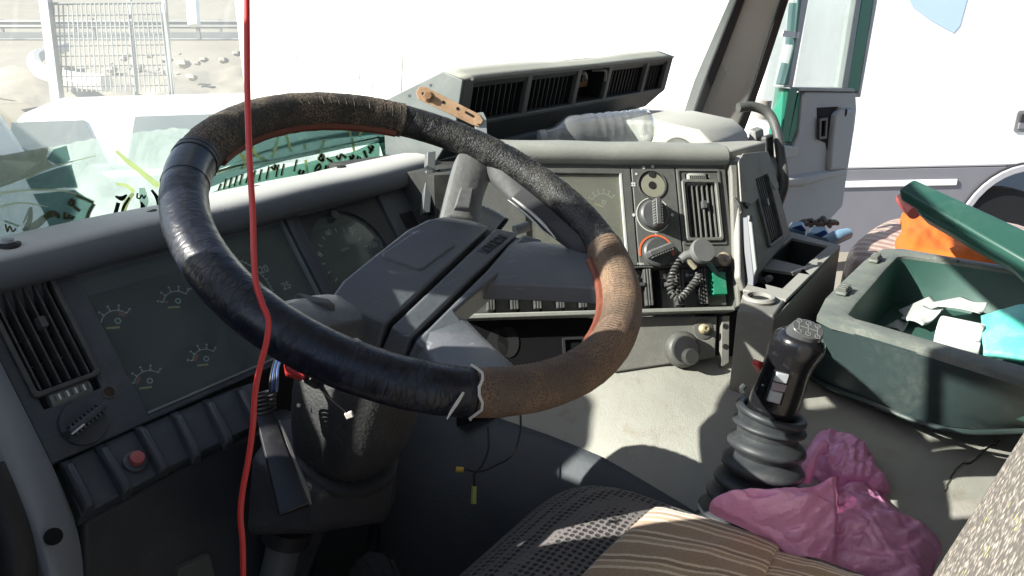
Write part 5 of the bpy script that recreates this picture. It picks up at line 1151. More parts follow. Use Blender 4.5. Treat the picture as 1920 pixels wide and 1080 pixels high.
m=MB().lathe([(.02,-.03),(.03,-.03),(.03,.03),(.02,.03)],DF.W(*DF.uv(1428,205),.0),ZZ,12).build('hinge',plastic('hinge_grey',(.3,.29,.27),.5),dr)
MB().prism(dp([(1462,270),(1500,274),(1496,296),(1470,300)],.02),-.04,.02,inset=.004).build('door_ledge',PD,dr,DF,bevel=.006)
# ---------------------------------------------------------------- passenger seat and what lies on it
PSM=NT('striped_plastic_cover'); 
wv=PSM.n('ShaderNodeTexWave',Scale=9.,Distortion=3.,Detail=3.); mp=PSM.n('ShaderNodeMapping'); mp.inputs['Rotation'].default_value=(0,0,-.6); PSM.l(PSM.tc.outputs['Object'],mp.inputs[0]); PSM.l(mp.outputs[0],wv.inputs['Vector'])
c=PSM.ramp(wv.outputs['Color'],.25,.8,(.30,.20,.165,1),(.46,.36,.31,1)); p=PSM.n('ShaderNodeBsdfPrincipled',Roughness=.5); PSM.l(c,p.inputs['Base Color']); PSM.l(PSM.bump(PSM.noise(26,4),.6,.01),p.inputs['Normal']); PSM.l(p.outputs[0],PSM.out.inputs[0]); PSM=PSM.m
zs=-.56
ps=thing('passenger_seat','passenger seat under a striped brownish plastic cover','seat',onz(1700,470,-.8))
tp=[onz(x,y,zs) for x,y in ((1580,468),(1605,440),(1650,412),(1690,402),(1760,398),(1900,410),(2000,440),(1980,530),(1800,540),(1660,500))]
m=MB(); n=len(tp); c=sum(tp)/n
R_=[(1.02,-.26),(1.04,-.10),(1.02,-.03),(.96,-.004),(.8,.008),(.4,.012)]
for k,(s_,h) in enumerate(R_):
    for i,q in enumerate(tp): m.v.append(tuple(c+(q-c)*s_+ZZ*(h+.006*math.sin(i*2.1+k))))
for k in range(len(R_)-1):
    for i in range(n): m.f.append((k*n+i,k*n+(i+1)%n,(k+1)*n+(i+1)%n,(k+1)*n+i))
m.f.append(tuple(range((len(R_)-1)*n,len(R_)*n)))
m.build('seat_cover',PSM,ps,sub=2,smooth=80)
tp2=[q-ZZ*.05 for q in tp]; m=MB(); 
for s_,h in ((1.03,-.24),(1.05,-.08),(1.035,-.02)):
    for q in tp2: m.v.append(tuple(c+(q-c)*s_+ZZ*h))
for k in range(2):
    for i in range(n): m.f.append((k*n+i,k*n+(i+1)%n,(k+1)*n+(i+1)%n,(k+1)*n+i))
m.build('seat_side',plastic('seat_side_dark',(.06,.062,.06),.6,.2,14),ps,sub=2,smooth=80)
def crz(x,y,freq,seed):
    t=0; a=1.
    for k in range(7):
        th=hash3(k,seed,1)*6.283; l=freq*(1.1+k*.75); q=(x*math.cos(th)+y*math.sin(th))*l+hash3(k,seed,2)*9+1.6*vnoise(x*freq*.9,y*freq*.9,k,seed)
        q=q-math.floor(q); t+=a*(1-2*abs(q-.5)); a*=.72
    return t/2.6
def crumple(px_poly,ctr,base,bulge,amp,freq,name,mat,parent=None,nr=16,na=72,seed=0,ridge=1.0,solid=0.,under=.01,pw=2.,crease=False):
    """cloth heap: outline in picture terms lies on 'base'(x,y)->world, pushed up to a crumpled dome with real depth"""
    P=spline([V([a,b,0.]) for a,b in px_poly],max(2,na//len(px_poly)),True); na=len(P); m=MB()
    up=lambda q: ZZ
    for j in range(nr+1):
        s_=1-j/nr
        for i in range(na):
            x=ctr[0]+(P[i][0]-ctr[0])*s_; y=ctr[1]+(P[i][1]-ctr[1])*s_
            q=base(x,y); k=1-s_**pw
            f1=fbm(x*freq,y*freq,0,seed); f2=1-abs(2*fbm(x*freq*1.7,y*freq*1.7,3.,seed+5)-1)*2.2
            if crease: f2=crz(x,y,freq,seed)
            h=bulge*k*(.65+.7*f1)+amp*ridge*max(0,f2)*min(1,k*3)+amp*.6*(f1-.5)
            m.v.append(tuple(q+(.75*ZZ+.55*nrm(CAM-q))*(h+under)))
    for j in range(nr-1):
        for i in range(na): m.f.append((j*na+i,j*na+(i+1)%na,(j+1)*na+(i+1)%na,(j+1)*na+i))
    m.f.append(tuple((nr-1)*na+i for i in range(na)))
    m.v=m.v[:nr*na]
    # skirt down to the support
    b0=len(m.v)
    for i in range(na): m.v.append(tuple(base(P[i][0],P[i][1])-nrm(CAM-base(P[i][0],P[i][1]))*.02-ZZ*.01))
    for i in range(na): m.f.append((b0+i,b0+(i+1)%na,(i+1)%na,i))
    return m.build(name,mat,parent,smooth=80,sub=1)
ORG=plastic('orange_cloth',(.62,.135,.014),.8,.08,20,grain=.3,gs=1400)
oc=crumple([(1692,402),(1720,398),(1760,420),(1800,455),(1850,480),(1888,497),(1860,506),(1790,497),(1730,485),(1690,478),(1678,455),(1690,440),(1688,420)],(1760,452),lambda x,y:onz(x,y,zs+.012),.030,.013,.0125,'orange_cloth',ORG,seed=3,nr=26,na=120,crease=True)
tag(oc,'crumpled bright orange cloth lying on the passenger seat','cloth')
q=[pt(1690,372,1.72),pt(1702,386,1.68),pt(1714,400,1.64)]
tag(MB().tube(q,[.012,.015,.013],12,samples=4).build('red_handle',plastic('pale_red_plastic',(.55,.10,.09),.45)),'short pale red plastic tube under the raised green lid','tube')
# blue canisters behind the tray
BLU=plastic('pale_blue_plastic',(.20,.33,.46),.45,.1,14); NAV=plastic('navy_plastic',(.012,.05,.20),.45,.1,20)
def canister(L,side,d,label,h=.05):
    t=thing('blue_box',label,'box',pt(*L[0],d)-ZZ*.2)
    P=[pt(x,y,d+.06*(i in (1,2))) for i,(x,y) in enumerate(L)]; m=MB(); m.add([*P,*[q-ZZ*.12 for q in P]],[(0,1,2,3),(7,6,5,4)]+[(i,(i+1)%4,4+(i+1)%4,4+i) for i in range(4)]); m.build('casing',BLU,t,bevel=.008,seg=3)
    Q=[pt(x,y,d-.012) for x,y in side]; n=nrm(np.cross(Q[1]-Q[0],Q[2]-Q[0])); n=n if n@(CAM-Q[0])>0 else -n; k=len(Q)
    MB().add([*[q-n*.004 for q in Q],*[q+n*.003 for q in Q]],[tuple(range(k)),tuple(range(2*k-1,k-1,-1))]+[(i,(i+1)%k,k+(i+1)%k,k+i) for i in range(k)]).build('side_panel',NAV,t,bevel=.002)
canister([(1474,428),(1482,414),(1508,414),(1512,428)],[(1484,427),(1502,421),(1512,432),(1506,434)],1.95,'small pale blue box with navy end beside the door')
canister([(1512,436),(1520,424),(1552,424),(1556,440)],[(1524,440),(1546,431),(1562,446),(1556,449)],1.9,'larger pale blue box with navy end behind the tray')
tag(MB().tube([pt(1548,456,1.85),pt(1566,446,1.86),pt(1590,438,1.88)],[.016,.018,.014],10,samples=3).build('blue_tube',BLU),'short pale blue tube lying against the passenger seat','tube')
jb=MB(); 
for k in range(9): 
    x=1500+k*7; y=418+4*math.sin(k*2.3); jb.tube([pt(x,y,2.05),pt(x+9,y-4+3*math.sin(k),2.06),pt(x+14,y+3,2.04)],.006,6,samples=3)
tag(jb.build('cable_tangle',plastic('tangle_brown',(.16,.14,.12),.7,.3,60)),'tangle of thin dirty cable behind the blue boxes','cable')
# ---------------------------------------------------------------- engine tunnel cover
TUN=NT('beige_vinyl'); 
c=TUN.mix(TUN.noise(7,6,.7),(.275,.27,.238,1),(.365,.358,.318,1)); dn=TUN.ramp(TUN.noise(16,7,.75),.56,.76); c=TUN.mix(TUN.math('MULTIPLY',dn,.7),c,(.22,.18,.12,1))
vo=TUN.n('ShaderNodeTexVoronoi',Scale=380.,feature='DISTANCE_TO_EDGE'); wr=TUN.n('ShaderNodeTexNoise',Scale=90.,Detail=3.); TUN.l(TUN.tc.outputs['Object'],wr.inputs['Vector'])
TUN.l(TUN.mix(.012,TUN.tc.outputs['Object'],wr.outputs['Color'],'ADD'),vo.inputs['Vector'])
hh=TUN.ramp(vo.outputs['Distance'],.0,.22); p=TUN.n('ShaderNodeBsdfPrincipled',Roughness=.62); TUN.l(c,p.inputs['Base Color']); TUN.l(TUN.bump(hh,.45,.0008,TUN.bump(TUN.noise(14,3),.25,.01)),p.inputs['Normal']); TUN.l(p.outputs[0],TUN.out.inputs[0]); TUN=TUN.m
tn=thing('engine_tunnel','beige vinyl engine cover between the seats with a crack','engine cover',T(1.2,.2,-1.07))
tprof=[(.74,-1.07),(.765,-.98),(.79,-.88),(.815,-.79),(.845,-.71),(.885,-.645),(.94,-.60),(1.01,-.572),(1.10,-.560),(1.25,-.553),(1.45,-.555),(1.60,-.575),(1.68,-.64),(1.72,-.75),(1.75,-1.07)]
def ztop(y): return float(np.interp(y,[-.8,-.2,0,.25,.45,.7,1.0],[-.16,-.125,-.088,-.045,-.006,.0,.0]))
def tz(x,y):
    zt=float(np.interp(x,[q[0] for q in tprof],[q[1] for q in tprof])); k=np.clip((zt+1.07)/.5,0,1); return zt+ztop(y)*k
SX=spline([V([a,b,0.]) for a,b in tprof],4); ys=np.linspace(1.25,-.85,46); m=MB(); n_=len(SX)
for y in ys:
    for q in SX:
        k=np.clip((q[1]+1.07)/.5,0,1); m.v.append((q[0]-.06*max(0,y-.55)*k,y,q[1]+ztop(y)*k+.003*(fbm(q[0]*14,y*14)-.5)))
for i in range(len(ys)-1):
    for j in range(n_-1): m.f.append((i*n_+j,(i+1)*n_+j,(i+1)*n_+j+1,i*n_+j+1))
m.build('cover',TUN,tn,TR,smooth=80)
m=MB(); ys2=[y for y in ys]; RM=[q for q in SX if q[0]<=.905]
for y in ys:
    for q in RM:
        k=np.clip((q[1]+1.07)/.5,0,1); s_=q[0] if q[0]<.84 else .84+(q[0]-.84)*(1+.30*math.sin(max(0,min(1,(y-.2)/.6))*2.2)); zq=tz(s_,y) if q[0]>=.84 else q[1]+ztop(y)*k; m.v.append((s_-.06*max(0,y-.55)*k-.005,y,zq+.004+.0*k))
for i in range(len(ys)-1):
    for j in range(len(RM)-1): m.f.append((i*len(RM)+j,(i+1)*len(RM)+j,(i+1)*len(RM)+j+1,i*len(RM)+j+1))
m.build('side_shade',plastic('side_shade_dark',(.062,.068,.078),.7,.2,12,grain=.5,gs=260,dust=(.09,.09,.09),ds=9),tn,TR,smooth=80,solid=.005)  # dark sheet added as the deep shade on the tunnel side
def ont(xp,yp,off=0.):
    r=ray(xp,yp); lo,hi=.3,3.
    for k in range(60):
        d=.6+k*.04; q=toT(CAM+r*d)
        if q[2]-off<tz(q[0],q[1]): hi=d; lo=d-.04; break
    for _ in range(11):
        md=(lo+hi)/2; q=toT(CAM+r*md)
        if q[2]-off<tz(q[0],q[1]): hi=md
        else: lo=md
    return CAM+r*lo
# crack in the vinyl: ragged dark gash with lifted lip
ck_=[(1772,922),(1778,905),(1790,885),(1800,872),(1822,866),(1838,852),(1852,838),(1866,832),(1874,824)]
P=[ont(x+random.uniform(-1.5,1.5),y+random.uniform(-1.5,1.5),.0012) for x,y in [tuple(q[:2]) for q in spline([V([a,b,0.]) for a,b in ck_],4)]]
g=MB(); ribbon(g,P,[.001,.0022,.0016,.003,.002,.0035,.0055,.0045],.0006,ZZ); g.build('crack',plastic('crack_dark',(.05,.045,.035),.9,.3,90),tn,smooth=0)
g=MB(); ribbon(g,[q+V([.002,.002,.0012]) for q in P[8:]],[.0005,.002,.0028,.001],.0016,ZZ); g.build('lifted_lip',TUN,tn,smooth=0)
P=[ont(x,y,.001) for x,y in ((1876,815),(1880,804),(1890,802),(1898,812))]; g=MB(); ribbon(g,spline(P,4),[.002,.006,.004,.001],.0006,ZZ); g.build('tear',plastic('tear_brown',(.16,.13,.10),.9),tn,smooth=0)
# ---------------------------------------------------------------- gear lever
GBL=plastic('gaiter_rubber',(.026,.029,.033),.5,.15,20,dust=(.07,.07,.068),ds=16,dlo=.45)
GKN=plastic('knob_gloss_black',(.010,.010,.012),.22,.2,40,coat=.3,dust=(.05,.05,.05),ds=50,dlo=.6)
gl_=thing('gear_lever','black gear lever with ribbed rubber gaiter on the engine cover','gear lever',ont(1400,965))
gx=[(1446,775),(1442,800),(1436,838),(1429,876),(1420,908),(1411,938),(1401,968),(1394,1000)]; gr=[.0385,.0475,.051,.0545,.058,.0615,.066,.070]; D0=1.005
cs=[pt(x,y,D0+.004*i) for i,(x,y) in enumerate(gx)]
m=MB(); n_=40; rows=[]
def rowc(c,r,ax):
    x=nrm(np.cross(ax,cF)); y=np.cross(ax,x); return [c+r*(math.cos(2*math.pi*k/n_)*x+math.sin(2*math.pi*k/n_)*y) for k in range(n_)]
ax=nrm(cs[0]-cs[-1])
ax=nrm(ax+.06*ZZ)
for i in range(1,len(cs)):
    c=cs[i]; r=gr[i]; h=(np.linalg.norm(cs[i]-cs[i-1]))
    for f_,k in ((.45,.80),(.34,.90),(.20,.975),(.08,1.0),(-.04,.985),(-.16,.91),(-.30,.80),(-.42,.76)): rows.append(rowc(c+ax*h*f_,r*k,ax))
for L in rows: m.v+=[tuple(q) for q in L]
for i in range(len(rows)-1):
    for k in range(n_): m.f.append((i*n_+k,i*n_+(k+1)%n_,(i+1)*n_+(k+1)%n_,(i+1)*n_+k))
m.build('gaiter',GBL,gl_,smooth=60)
ctop=cs[0]; xx=nrm(np.cross(ax,cF)); yy=np.cross(ax,xx)
MB().tube([ctop+ax*(.004*math.cos(t+.6))+.0405*math.cos(t)*xx+.0405*math.sin(t)*yy for t in np.linspace(0,2*math.pi,41)[:-1]],.0055,10,closed=True).build('gaiter_collar',GBL,gl_)
MB().lathe([(.038,-.03),(.041,-.004),(.036,.0),(.028,-.012),(.0,-.012)],ctop,ax,36).build('gaiter_mouth',GBL,gl_)
MB().tube([pt(1394,736,1.0),pt(1391,728,1.0),pt(1396,722,1.0)],.004,8,samples=3).build('gaiter_tag',GBL,gl_)
ka=pt(1440,790,1.005); kb=pt(1500,622,.965); kx=nrm(kb-ka); KL=float(np.linalg.norm(kb-ka))
sd=nrm(np.cross(kx,cF)); fw=np.cross(sd,kx)
if fw@cF<0: fw=-fw
m=MB(); prof=[(0,.0315,.028),(.15,.0325,.029),(.38,.032,.029),(.52,.0300,.0275),(.62,.0300,.0285),(.72,.0315,.0305),(.82,.0335,.0330),(.90,.0335,.0330),(.96,.0310,.0305),(1.0,.0250,.0245),(1.02,.018,.018),(1.025,.002,.002)]
n_=36
for t,a,b in prof:
    c=ka+kx*KL*t+sd*(.0+.006*max(0,t-.7)*-1)+fw*(-.006*max(0,t-.65)/.35)
    for k in range(n_):
        an=2*math.pi*k/n_; m.v.append(tuple(c+sd*a*math.cos(an)+fw*b*math.sin(an)))
for i in range(len(prof)-1):
    for k in range(n_): m.f.append((i*n_+k,i*n_+(k+1)%n_,(i+1)*n_+(k+1)%n_,(i+1)*n_+k))
m.f.append(tuple(range(n_)))
kn=m.build('knob',GKN,gl_,smooth=70,sub=1)
# shift pattern plate on top
tn_=nrm(kx*.80-cF*.62); TC=ka+kx*KL*.87-fw*.004+tn_*.0318; TF=Fr(TC+tn_*.0015,nrm(cam(.9,-.45,.1)-tn_*(cam(.9,-.45,.1)@tn_)),np.cross(tn_,nrm(cam(.9,-.45,.1)-tn_*(cam(.9,-.45,.1)@tn_))))
cap=MB().prism(circ(0,0,.0225,30,r2=.0175),-.014,.0008,inset=.003).build('shift_plate',plastic('shift_plate_grey',(.075,.077,.08),.25,.1,40,coat=.5),kn,TF,bevel=.001)
LG=plastic('shift_print',(.17,.175,.175),.4)
for (x0,y0,x1,y1) in ((-.0115,.0,.0115,.0),(-.0115,-.0065,-.0115,.0065),(0,-.0065,0,.0065),(.0115,-.0065,.0115,.0065)):
    MB().obox(TF.W((x0+x1)/2,(y0+y1)/2,.0012),TF.ex*((x1-x0)/2+.0007)+TF.ey*0,TF.ey*((y1-y0)/2+.0007),TF.n*.0002).build('shift_line',LG,cap,smooth=0)
for x in (-.0115,0,.0115):
    for y in (-.0085,.0085): MB().ring(circ(x,y,.0036,14),circ(x,y,.0026,14),.0009,.0014).build('gear_mark',LG,cap,TF,smooth=0)
for s_,x,y in (('R',-.0115,.0085),('1',0,.0085),('3',.0115,.0085),('2',0,-.0085),('4',.0115,-.0085)): text(s_,.004,TF,x,y,.0013,LG,cap,'gear_numeral',depth=.0003)
# range switch on the front and red splitter lever
def onk(x,y,d): return pt(x,y,d)
SF=Fr(pt(1462,726,.9535),nrm(sd if sd[0]>0 else -sd),kx)
sw1=MB().prism([SF.uv(*q,.0) for q in ((1454,696),(1484,704),(1466,762),(1436,754))],-.008,.0005,inset=.001).build('range_switch',VOID,kn,SF,bevel=.001)
GSW=plastic('switch_pale_grey',(.36,.38,.40),.4,.06,60)
MB().prism([SF.uv(*q,.003) for q in ((1457,698),(1482,704),(1476,722),(1450,716))],-.001,.003,inset=.001).build('switch_rocker',GSW,sw1,SF,bevel=.001); MB().prism([SF.uv(*q,.002) for q in ((1450,717),(1476,723),(1471,736),(1446,731))],-.001,.0016).build('switch_middle',plastic('switch_mauve',(.25,.22,.24),.5),sw1,SF); MB().prism([SF.uv(*q,.003) for q in ((1445,732),(1470,738),(1463,760),(1438,753))],-.001,.003,inset=.001).build('switch_rocker',GSW,sw1,SF,bevel=.001)
for x,y in ((1430,722),(1443,711)): q=pt(x,y,.972); MB().lathe([(.0014,-.004),(.0014,.001),(0,.0012)],q,nrm(CAM-q),8).build('pin',GALV,kn)
LV=Fr(pt(1424,690,1.0),cam(.8,-.55,.2),cam(.5,.85,.1)); MB().prism([LV.uv(*q) for q in ((1412,682),(1418,673),(1436,680),(1434,698),(1424,702))],-.006,.006,inset=.0015).build('splitter_lever',plastic('splitter_red',(.48,.035,.035),.35,.08,60),gl_,LV,bevel=.0015)
# ---------------------------------------------------------------- storage box on the engine cover
BXO=plastic('box_dark_green',(.030,.046,.046),.42,.15,12,grain=.15,gs=400,dust=(.16,.165,.15),ds=5,dlo=.5,dhi=.85,scratch=.35)
BXR=plastic('box_rim_dusty',(.115,.13,.12),.55,.12,14,dust=(.30,.30,.25),ds=12,dlo=.4,scratch=.2)
BXI=plastic('box_green_inside',(.028,.078,.064),.5,.12,9,dust=(.07,.13,.105),ds=8)
LID=plastic('lid_green',(.018,.068,.052),.42,.1,9,dust=(.06,.12,.095),ds=7,dlo=.5)
zr=-.470
bx=thing('storage_box','dark green plastic storage box with open lid on the engine cover','box',onz(1700,700,-.62))
orim=[onz(x,y,zr) for x,y in ((1532,592),(1548,560),(1580,528),(1622,488),(1655,467),(1690,466),(1780,482),(1930,506),(2080,540),(2150,740),(1990,735),(1800,676),(1640,626),(1560,606))]
irim=[onz(x,y,zr) for x,y in ((1590,590),(1604,570),(1630,540),(1662,502),(1682,482),(1700,480),(1790,492),(1930,514),(2050,545),(2090,715),(1970,700),(1800,655),(1660,614),(1604,598))]
bz=[(1518,706),(1522,694),(1560,630),(1630,560),(1680,520),(1700,515),(1800,530),(1950,560),(2100,620),(2120,800),(1925,810),(1772,808),(1620,754),(1540,722)]
n=len(orim); obot=[onz(x,y,-.592) for x,y in bz]
B=TR
m=MB()
for L in (obot,orim,irim,[q-ZZ*.16+.06*(sum(irim)/n-q)*V([1,1,0]) for q in irim]): pass
c=sum(orim)/n
rows=[obot,[q*.25+p*.75 for q,p in zip(obot,orim)],[p-ZZ*.008 for p in orim]]
m=MB()
for L in rows: m.v+=[tuple(q) for q in L]
for k in range(len(rows)-1):
    for i in range(n): m.f.append((k*n+i,k*n+(i+1)%n,(k+1)*n+(i+1)%n,(k+1)*n+i))
m.build('outer_wall',BXO,bx,smooth=60,sub=1)
rows=[[p-ZZ*.010 for p in orim],orim,[p+ (q-p)*.12+ZZ*.002 for p,q in zip(orim,irim)],[p+(q-p)*.9+ZZ*.002 for p,q in zip(orim,irim)],irim,[q-ZZ*.008 for q in irim]]
m=MB()
for L in rows: m.v+=[tuple(q) for q in L]
for k in range(len(rows)-1):
    for i in range(n): m.f.append((k*n+i,k*n+(i+1)%n,(k+1)*n+(i+1)%n,(k+1)*n+i))
m.build('rim',BXR,bx,smooth=50)
ci=sum(irim)/n; fl=[ci+(q-ci)*.90-ZZ*.092 for q in irim]
rows=[[q-ZZ*.006 for q in irim],[ci+(q-ci)*.97-ZZ*.06 for q in irim],fl]
m=MB()
for L in rows: m.v+=[tuple(q) for q in L]
for k in range(2):
    for i in range(n): m.f.append((k*n+i,k*n+(i+1)%n,(k+1)*n+(i+1)%n,(k+1)*n+i))
m.f.append(tuple(range(2*n,3*n))); m.build('liner',BXI,bx,smooth=50)
base=[q-ZZ*.002 for q in obot]; m=MB().tube([q+ZZ*.004+nrm((q-sum(obot)/n)*V([1,1,0]))*.003 for q in obot],.0042,8,closed=True,samples=3); m.build('base_bead',BXO,bx)
for (x,y) in ((1582,548),(1641,488)):
    o_=onz(x,y,zr+.003); d_=nrm(onz(x+22,y-22,zr+.003)-o_); s_=np.cross(ZZ,d_)
    la=MB().obox(o_+ZZ*.003,d_*.022,s_*.009,ZZ*.003).build('latch_plate',BXR,bx,bevel=.002)
    for k in range(3): MB().obox(o_+ZZ*.008+d_*(-.012+.011*k),d_*.0035,s_*.007,ZZ*.005).build('latch_tooth',plastic('latch_grey',(.10,.105,.09),.5,.2,60),la,bevel=.001)
# lid standing open on the far side
def slab(P,th,name,mat,par,bv=.008):
    n_=nrm(np.cross(P[1]-P[0],P[2]-P[0])); n_=n_ if n_@(CAM-P[0])>0 else -n_; k=len(P)
    return MB().add([*[q-n_*th for q in P],*P],[tuple(range(k)),tuple(range(2*k-1,k-1,-1))]+[(i,(i+1)%k,k+(i+1)%k,k+i) for i in range(k)]).build(name,mat,par,bevel=bv,seg=3,smooth=50)
lidP=[pt(1712,334,1.62),pt(2060,492,1.30),pt(2040,560,1.26),pt(1684,352,1.58)]
slab(lidP,.035,'lid_edge',LID,bx,.008)
lidQ=[pt(1716,376,1.575),pt(2035,546,1.265),pt(2010,610,1.25),pt(1893,498,1.36),pt(1732,406,1.54),pt(1716,390,1.565)]
slab(lidQ,.03,'lid_underside',LID,bx,.006)
a,b=onz(1752,483,zr+.002),onz(1796,490,zr+.002); MB().obox((a+b)/2+ZZ*.001,(b-a)/2,np.cross(ZZ,nrm(b-a))*.007,ZZ*.003).build('hinge_notch',BXR,bx,bevel=.001)
MB().tube([pt(1925,505,1.25),pt(1930,525,1.25)],.01,8).build('orange_tag',ORG,bx) if False else None
# things lying in the box
zb=zr-.085
def sheet(L,name,mat,label,cat,z0=zb,th=.003,lift=(0,0,0,0)):
    P=[onz(x,y,z0)+ZZ*h for (x,y),h in zip(L,lift)]; 
    m=MB(); n=10
    def fn(a,b,o): 
        q=(P[0]*(1-a)+P[1]*a)*(1-b)+(P[3]*(1-a)+P[2]*a)*b; return tuple(q+ZZ*(o+.006*math.sin(a*4+b*3)*b))
    m.grid(lambda a,b:fn(a,b,0),n,n); return tag(m.build(name,mat,solid=th,smooth=60),label,cat)
PAP=plastic('paper_white',(.55,.57,.55),.8,.05,30); PAPD=plastic('paper_grey',(.42,.45,.43),.8,.1,20)
zp=zr-.045
sheet([(1685,582),(1742,566),(1772,590),(1700,602)],'paper_sheet',PAPD,'grey folded paper at the left of the box contents','paper',zp-.03,.002,(.0,.012,.01,0))
p1=sheet([(1732,574),(1802,566),(1848,582),(1836,594)],'paper_sheet',PAP,'white printed paper strip lying across the box','paper',zp-.016,.002,(.004,.01,.012,.006))
p2=sheet([(1690,596),(1730,580),(1764,594),(1730,610)],'paper_sheet',PAP,'pale paper strip under the toilet roll','paper',zp-.03,.004,(.0,.006,.01,.0))
sheet([(1660,612),(1684,598),(1703,606),(1690,622)],'receipt',PAPD,'small crumpled grey receipt deep in the box','paper',zp-.04,.002)
TEAL=plastic('teal_pack',(.12,.62,.52),.4,.2,16,dust=(.30,.78,.68),ds=14,dlo=.45,dhi=.55)
tp_=thing('teal_packet','bright teal plastic packet at the right inside the box','packet',onz(1890,640,zp-.04))
P=[onz(1838,604,zp)+ZZ*.008,onz(1940,588,zp)+ZZ*.02,onz(1990,680,zp)+ZZ*.0,onz(1846,656,zp)-ZZ*.008]
m=MB(); m.grid(lambda a,b:tuple((P[0]*(1-a)+P[1]*a)*(1-b)+(P[3]*(1-a)+P[2]*a)*b+ZZ*(.012*math.sin(math.pi*a)*math.sin(math.pi*b)+.006*(fbm(a*6,b*6)-.5))),20,20); m.build('packet_film',TEAL,tp_,solid=.012,smooth=80)
tr_=thing('toilet_roll','white toilet paper roll lying inside the green box','toilet roll',onz(1795,640,zp-.05))
a=onz(1758,622,zr-.062); b=onz(1842,640,zr-.062); axr=nrm(b-a); RL=float(np.linalg.norm(b-a))
WTS=plastic('tissue_white',(.62,.63,.615),.9,.03,40,grain=.2,gs=300)
MB().lathe([(.014,.002),(.014,-.0),(.0285,.0),(.030,.003),(.030,RL-.003),(.0285,RL),(.014,RL),(.014,RL-.002)],a,axr,40,capped=False).build('paper_roll',WTS,tr_,smooth=50)
MB().lathe([(.0135,.001),(.0142,.001),(.0142,RL-.001),(.0135,RL-.001)],a,axr,24,capped=False).build('cardboard_core',plastic('cardboard',(.35,.25,.16),.9),tr_)
s0=nrm(np.cross(axr,ZZ)); s0=s0 if s0@(CAM-a)>0 else -s0
MB().grid(lambda i,j:tuple(a+axr*RL*(.02+.96*i)+(.0302+.0012*j)*(math.cos(.2-1.5*j)*ZZ+math.sin(1.2*j+.1)*s0)),6,12).build('loose_sheet',WTS,tr_,solid=.0008)
# ---------------------------------------------------------------- driver seat
SEAT=NT('woven_charcoal'); mp=SEAT.n('ShaderNodeMapping'); mp.inputs['Scale'].default_value=(112,112,112); mp.inputs['Rotation'].default_value=(0,0,.6); SEAT.l(SEAT.tc.outputs['Object'],mp.inputs[0])
vo=SEAT.n('ShaderNodeTexVoronoi',Scale=1.,Randomness=.12); SEAT.l(mp.outputs[0],vo.inputs['Vector'])
d=SEAT.ramp(vo.outputs['Distance'],.28,.46); c=SEAT.mix(d,(.028,.027,.028,1),(.185,.17,.165,1)); c=SEAT.mix(SEAT.ramp(SEAT.noise(600,2),.3,.8),SEAT.mix(.35,c,(.0,.0,.0,1)),c)
p=SEAT.n('ShaderNodeBsdfPrincipled',Roughness=.9); SEAT.l(c,p.inputs['Base Color']); SEAT.l(SEAT.bump(SEAT.math('ADD',d,SEAT.math('MULTIPLY',SEAT.noise(500,2),.6)),.8,.0015),p.inputs['Normal']); SEAT.l(p.outputs[0],SEAT.out.inputs[0]); SEAT=SEAT.m
TWD=NT('tweed_fleck'); v1=TWD.n('ShaderNodeTexVoronoi',Scale=150.,Randomness=.8); TWD.l(TWD.tc.outputs['Object'],v1.inputs['Vector'])
c=TWD.mix(TWD.ramp(TWD.noise(85,3,.7),.36,.62),(.12,.105,.09,1),(.60,.55,.48,1)); c=TWD.mix(TWD.ramp(v1.outputs['Distance'],.2,.6),c,(.13,.12,.105,1))
v2_=TWD.n('ShaderNodeTexVoronoi',Scale=52.); TWD.l(TWD.tc.outputs['Object'],v2_.inputs['Vector']); c=TWD.mix(TWD.ramp(v2_.outputs['Distance'],.17,.15),c,(.55,.52,.12,1)) if False else c
nf=TWD.ramp(TWD.noise(110,1,.4),.735,.75); c=TWD.mix(nf,c,(.50,.49,.14,1))
p=TWD.n('ShaderNodeBsdfPrincipled',Roughness=.95); TWD.l(c,p.inputs['Base Color']); TWD.l(TWD.bump(v1.outputs['Distance'],.9,.002),p.inputs['Normal']); TWD.l(p.outputs[0],TWD.out.inputs[0]); TWD=TWD.m
ds=thing('driver_seat','driver seat in dark dotted weave with flecked grey backrest','seat',T(.6,.2,-1.07))
def rbox(x0,x1,y0,y1,z0,z1,r,fn=None,n=9):
    """rounded block via superellipse grid"""
    m=MB(); c=V([(x0+x1)/2,(y0+y1)/2,(z0+z1)/2]); h=V([(x1-x0)/2,(y1-y0)/2,(z1-z0)/2])
    def sp(t,e): return math.copysign(abs(t)**e,t)
    def f_(i,j):
        a=2*math.pi*i; b=math.pi*(j-.5); e=r
        q=V([sp(math.cos(b),e)*sp(math.cos(a),e),sp(math.cos(b),e)*sp(math.sin(a),e),sp(math.sin(b),e)])
        p=c+h*q; return fn(p) if fn else tuple(p)
    return m.grid(f_,64,32,True)
zs2=-.625
def cush(p): 
    x,y,z=p; k=max(0,(z-(zs2-.1))/.1); return (x,y,z+.012*k*math.cos((x-.59)*5)-.02*max(0,(y-.36)/.1)**2)
m=rbox(.345,.855,-.12,.497,zs2-.15,zs2+.010,.20,cush); m.uvl={}; m.build('cushion',SEAT,ds,TR,smooth=80)
MB().box(.36,.82,-.10,.43,-1.0,zs2-.13).build('seat_base',BLACK,ds,TR,bevel=.02)
def bk(p):
    x,y,z=p; return (x,y-.25*(z+.6)-.012,z)
m=rbox(.36,.868,-.17,.03,-.72,.05,.25,bk); m.uvl={}; m.build('backrest',TWD,ds,TR,smooth=80)
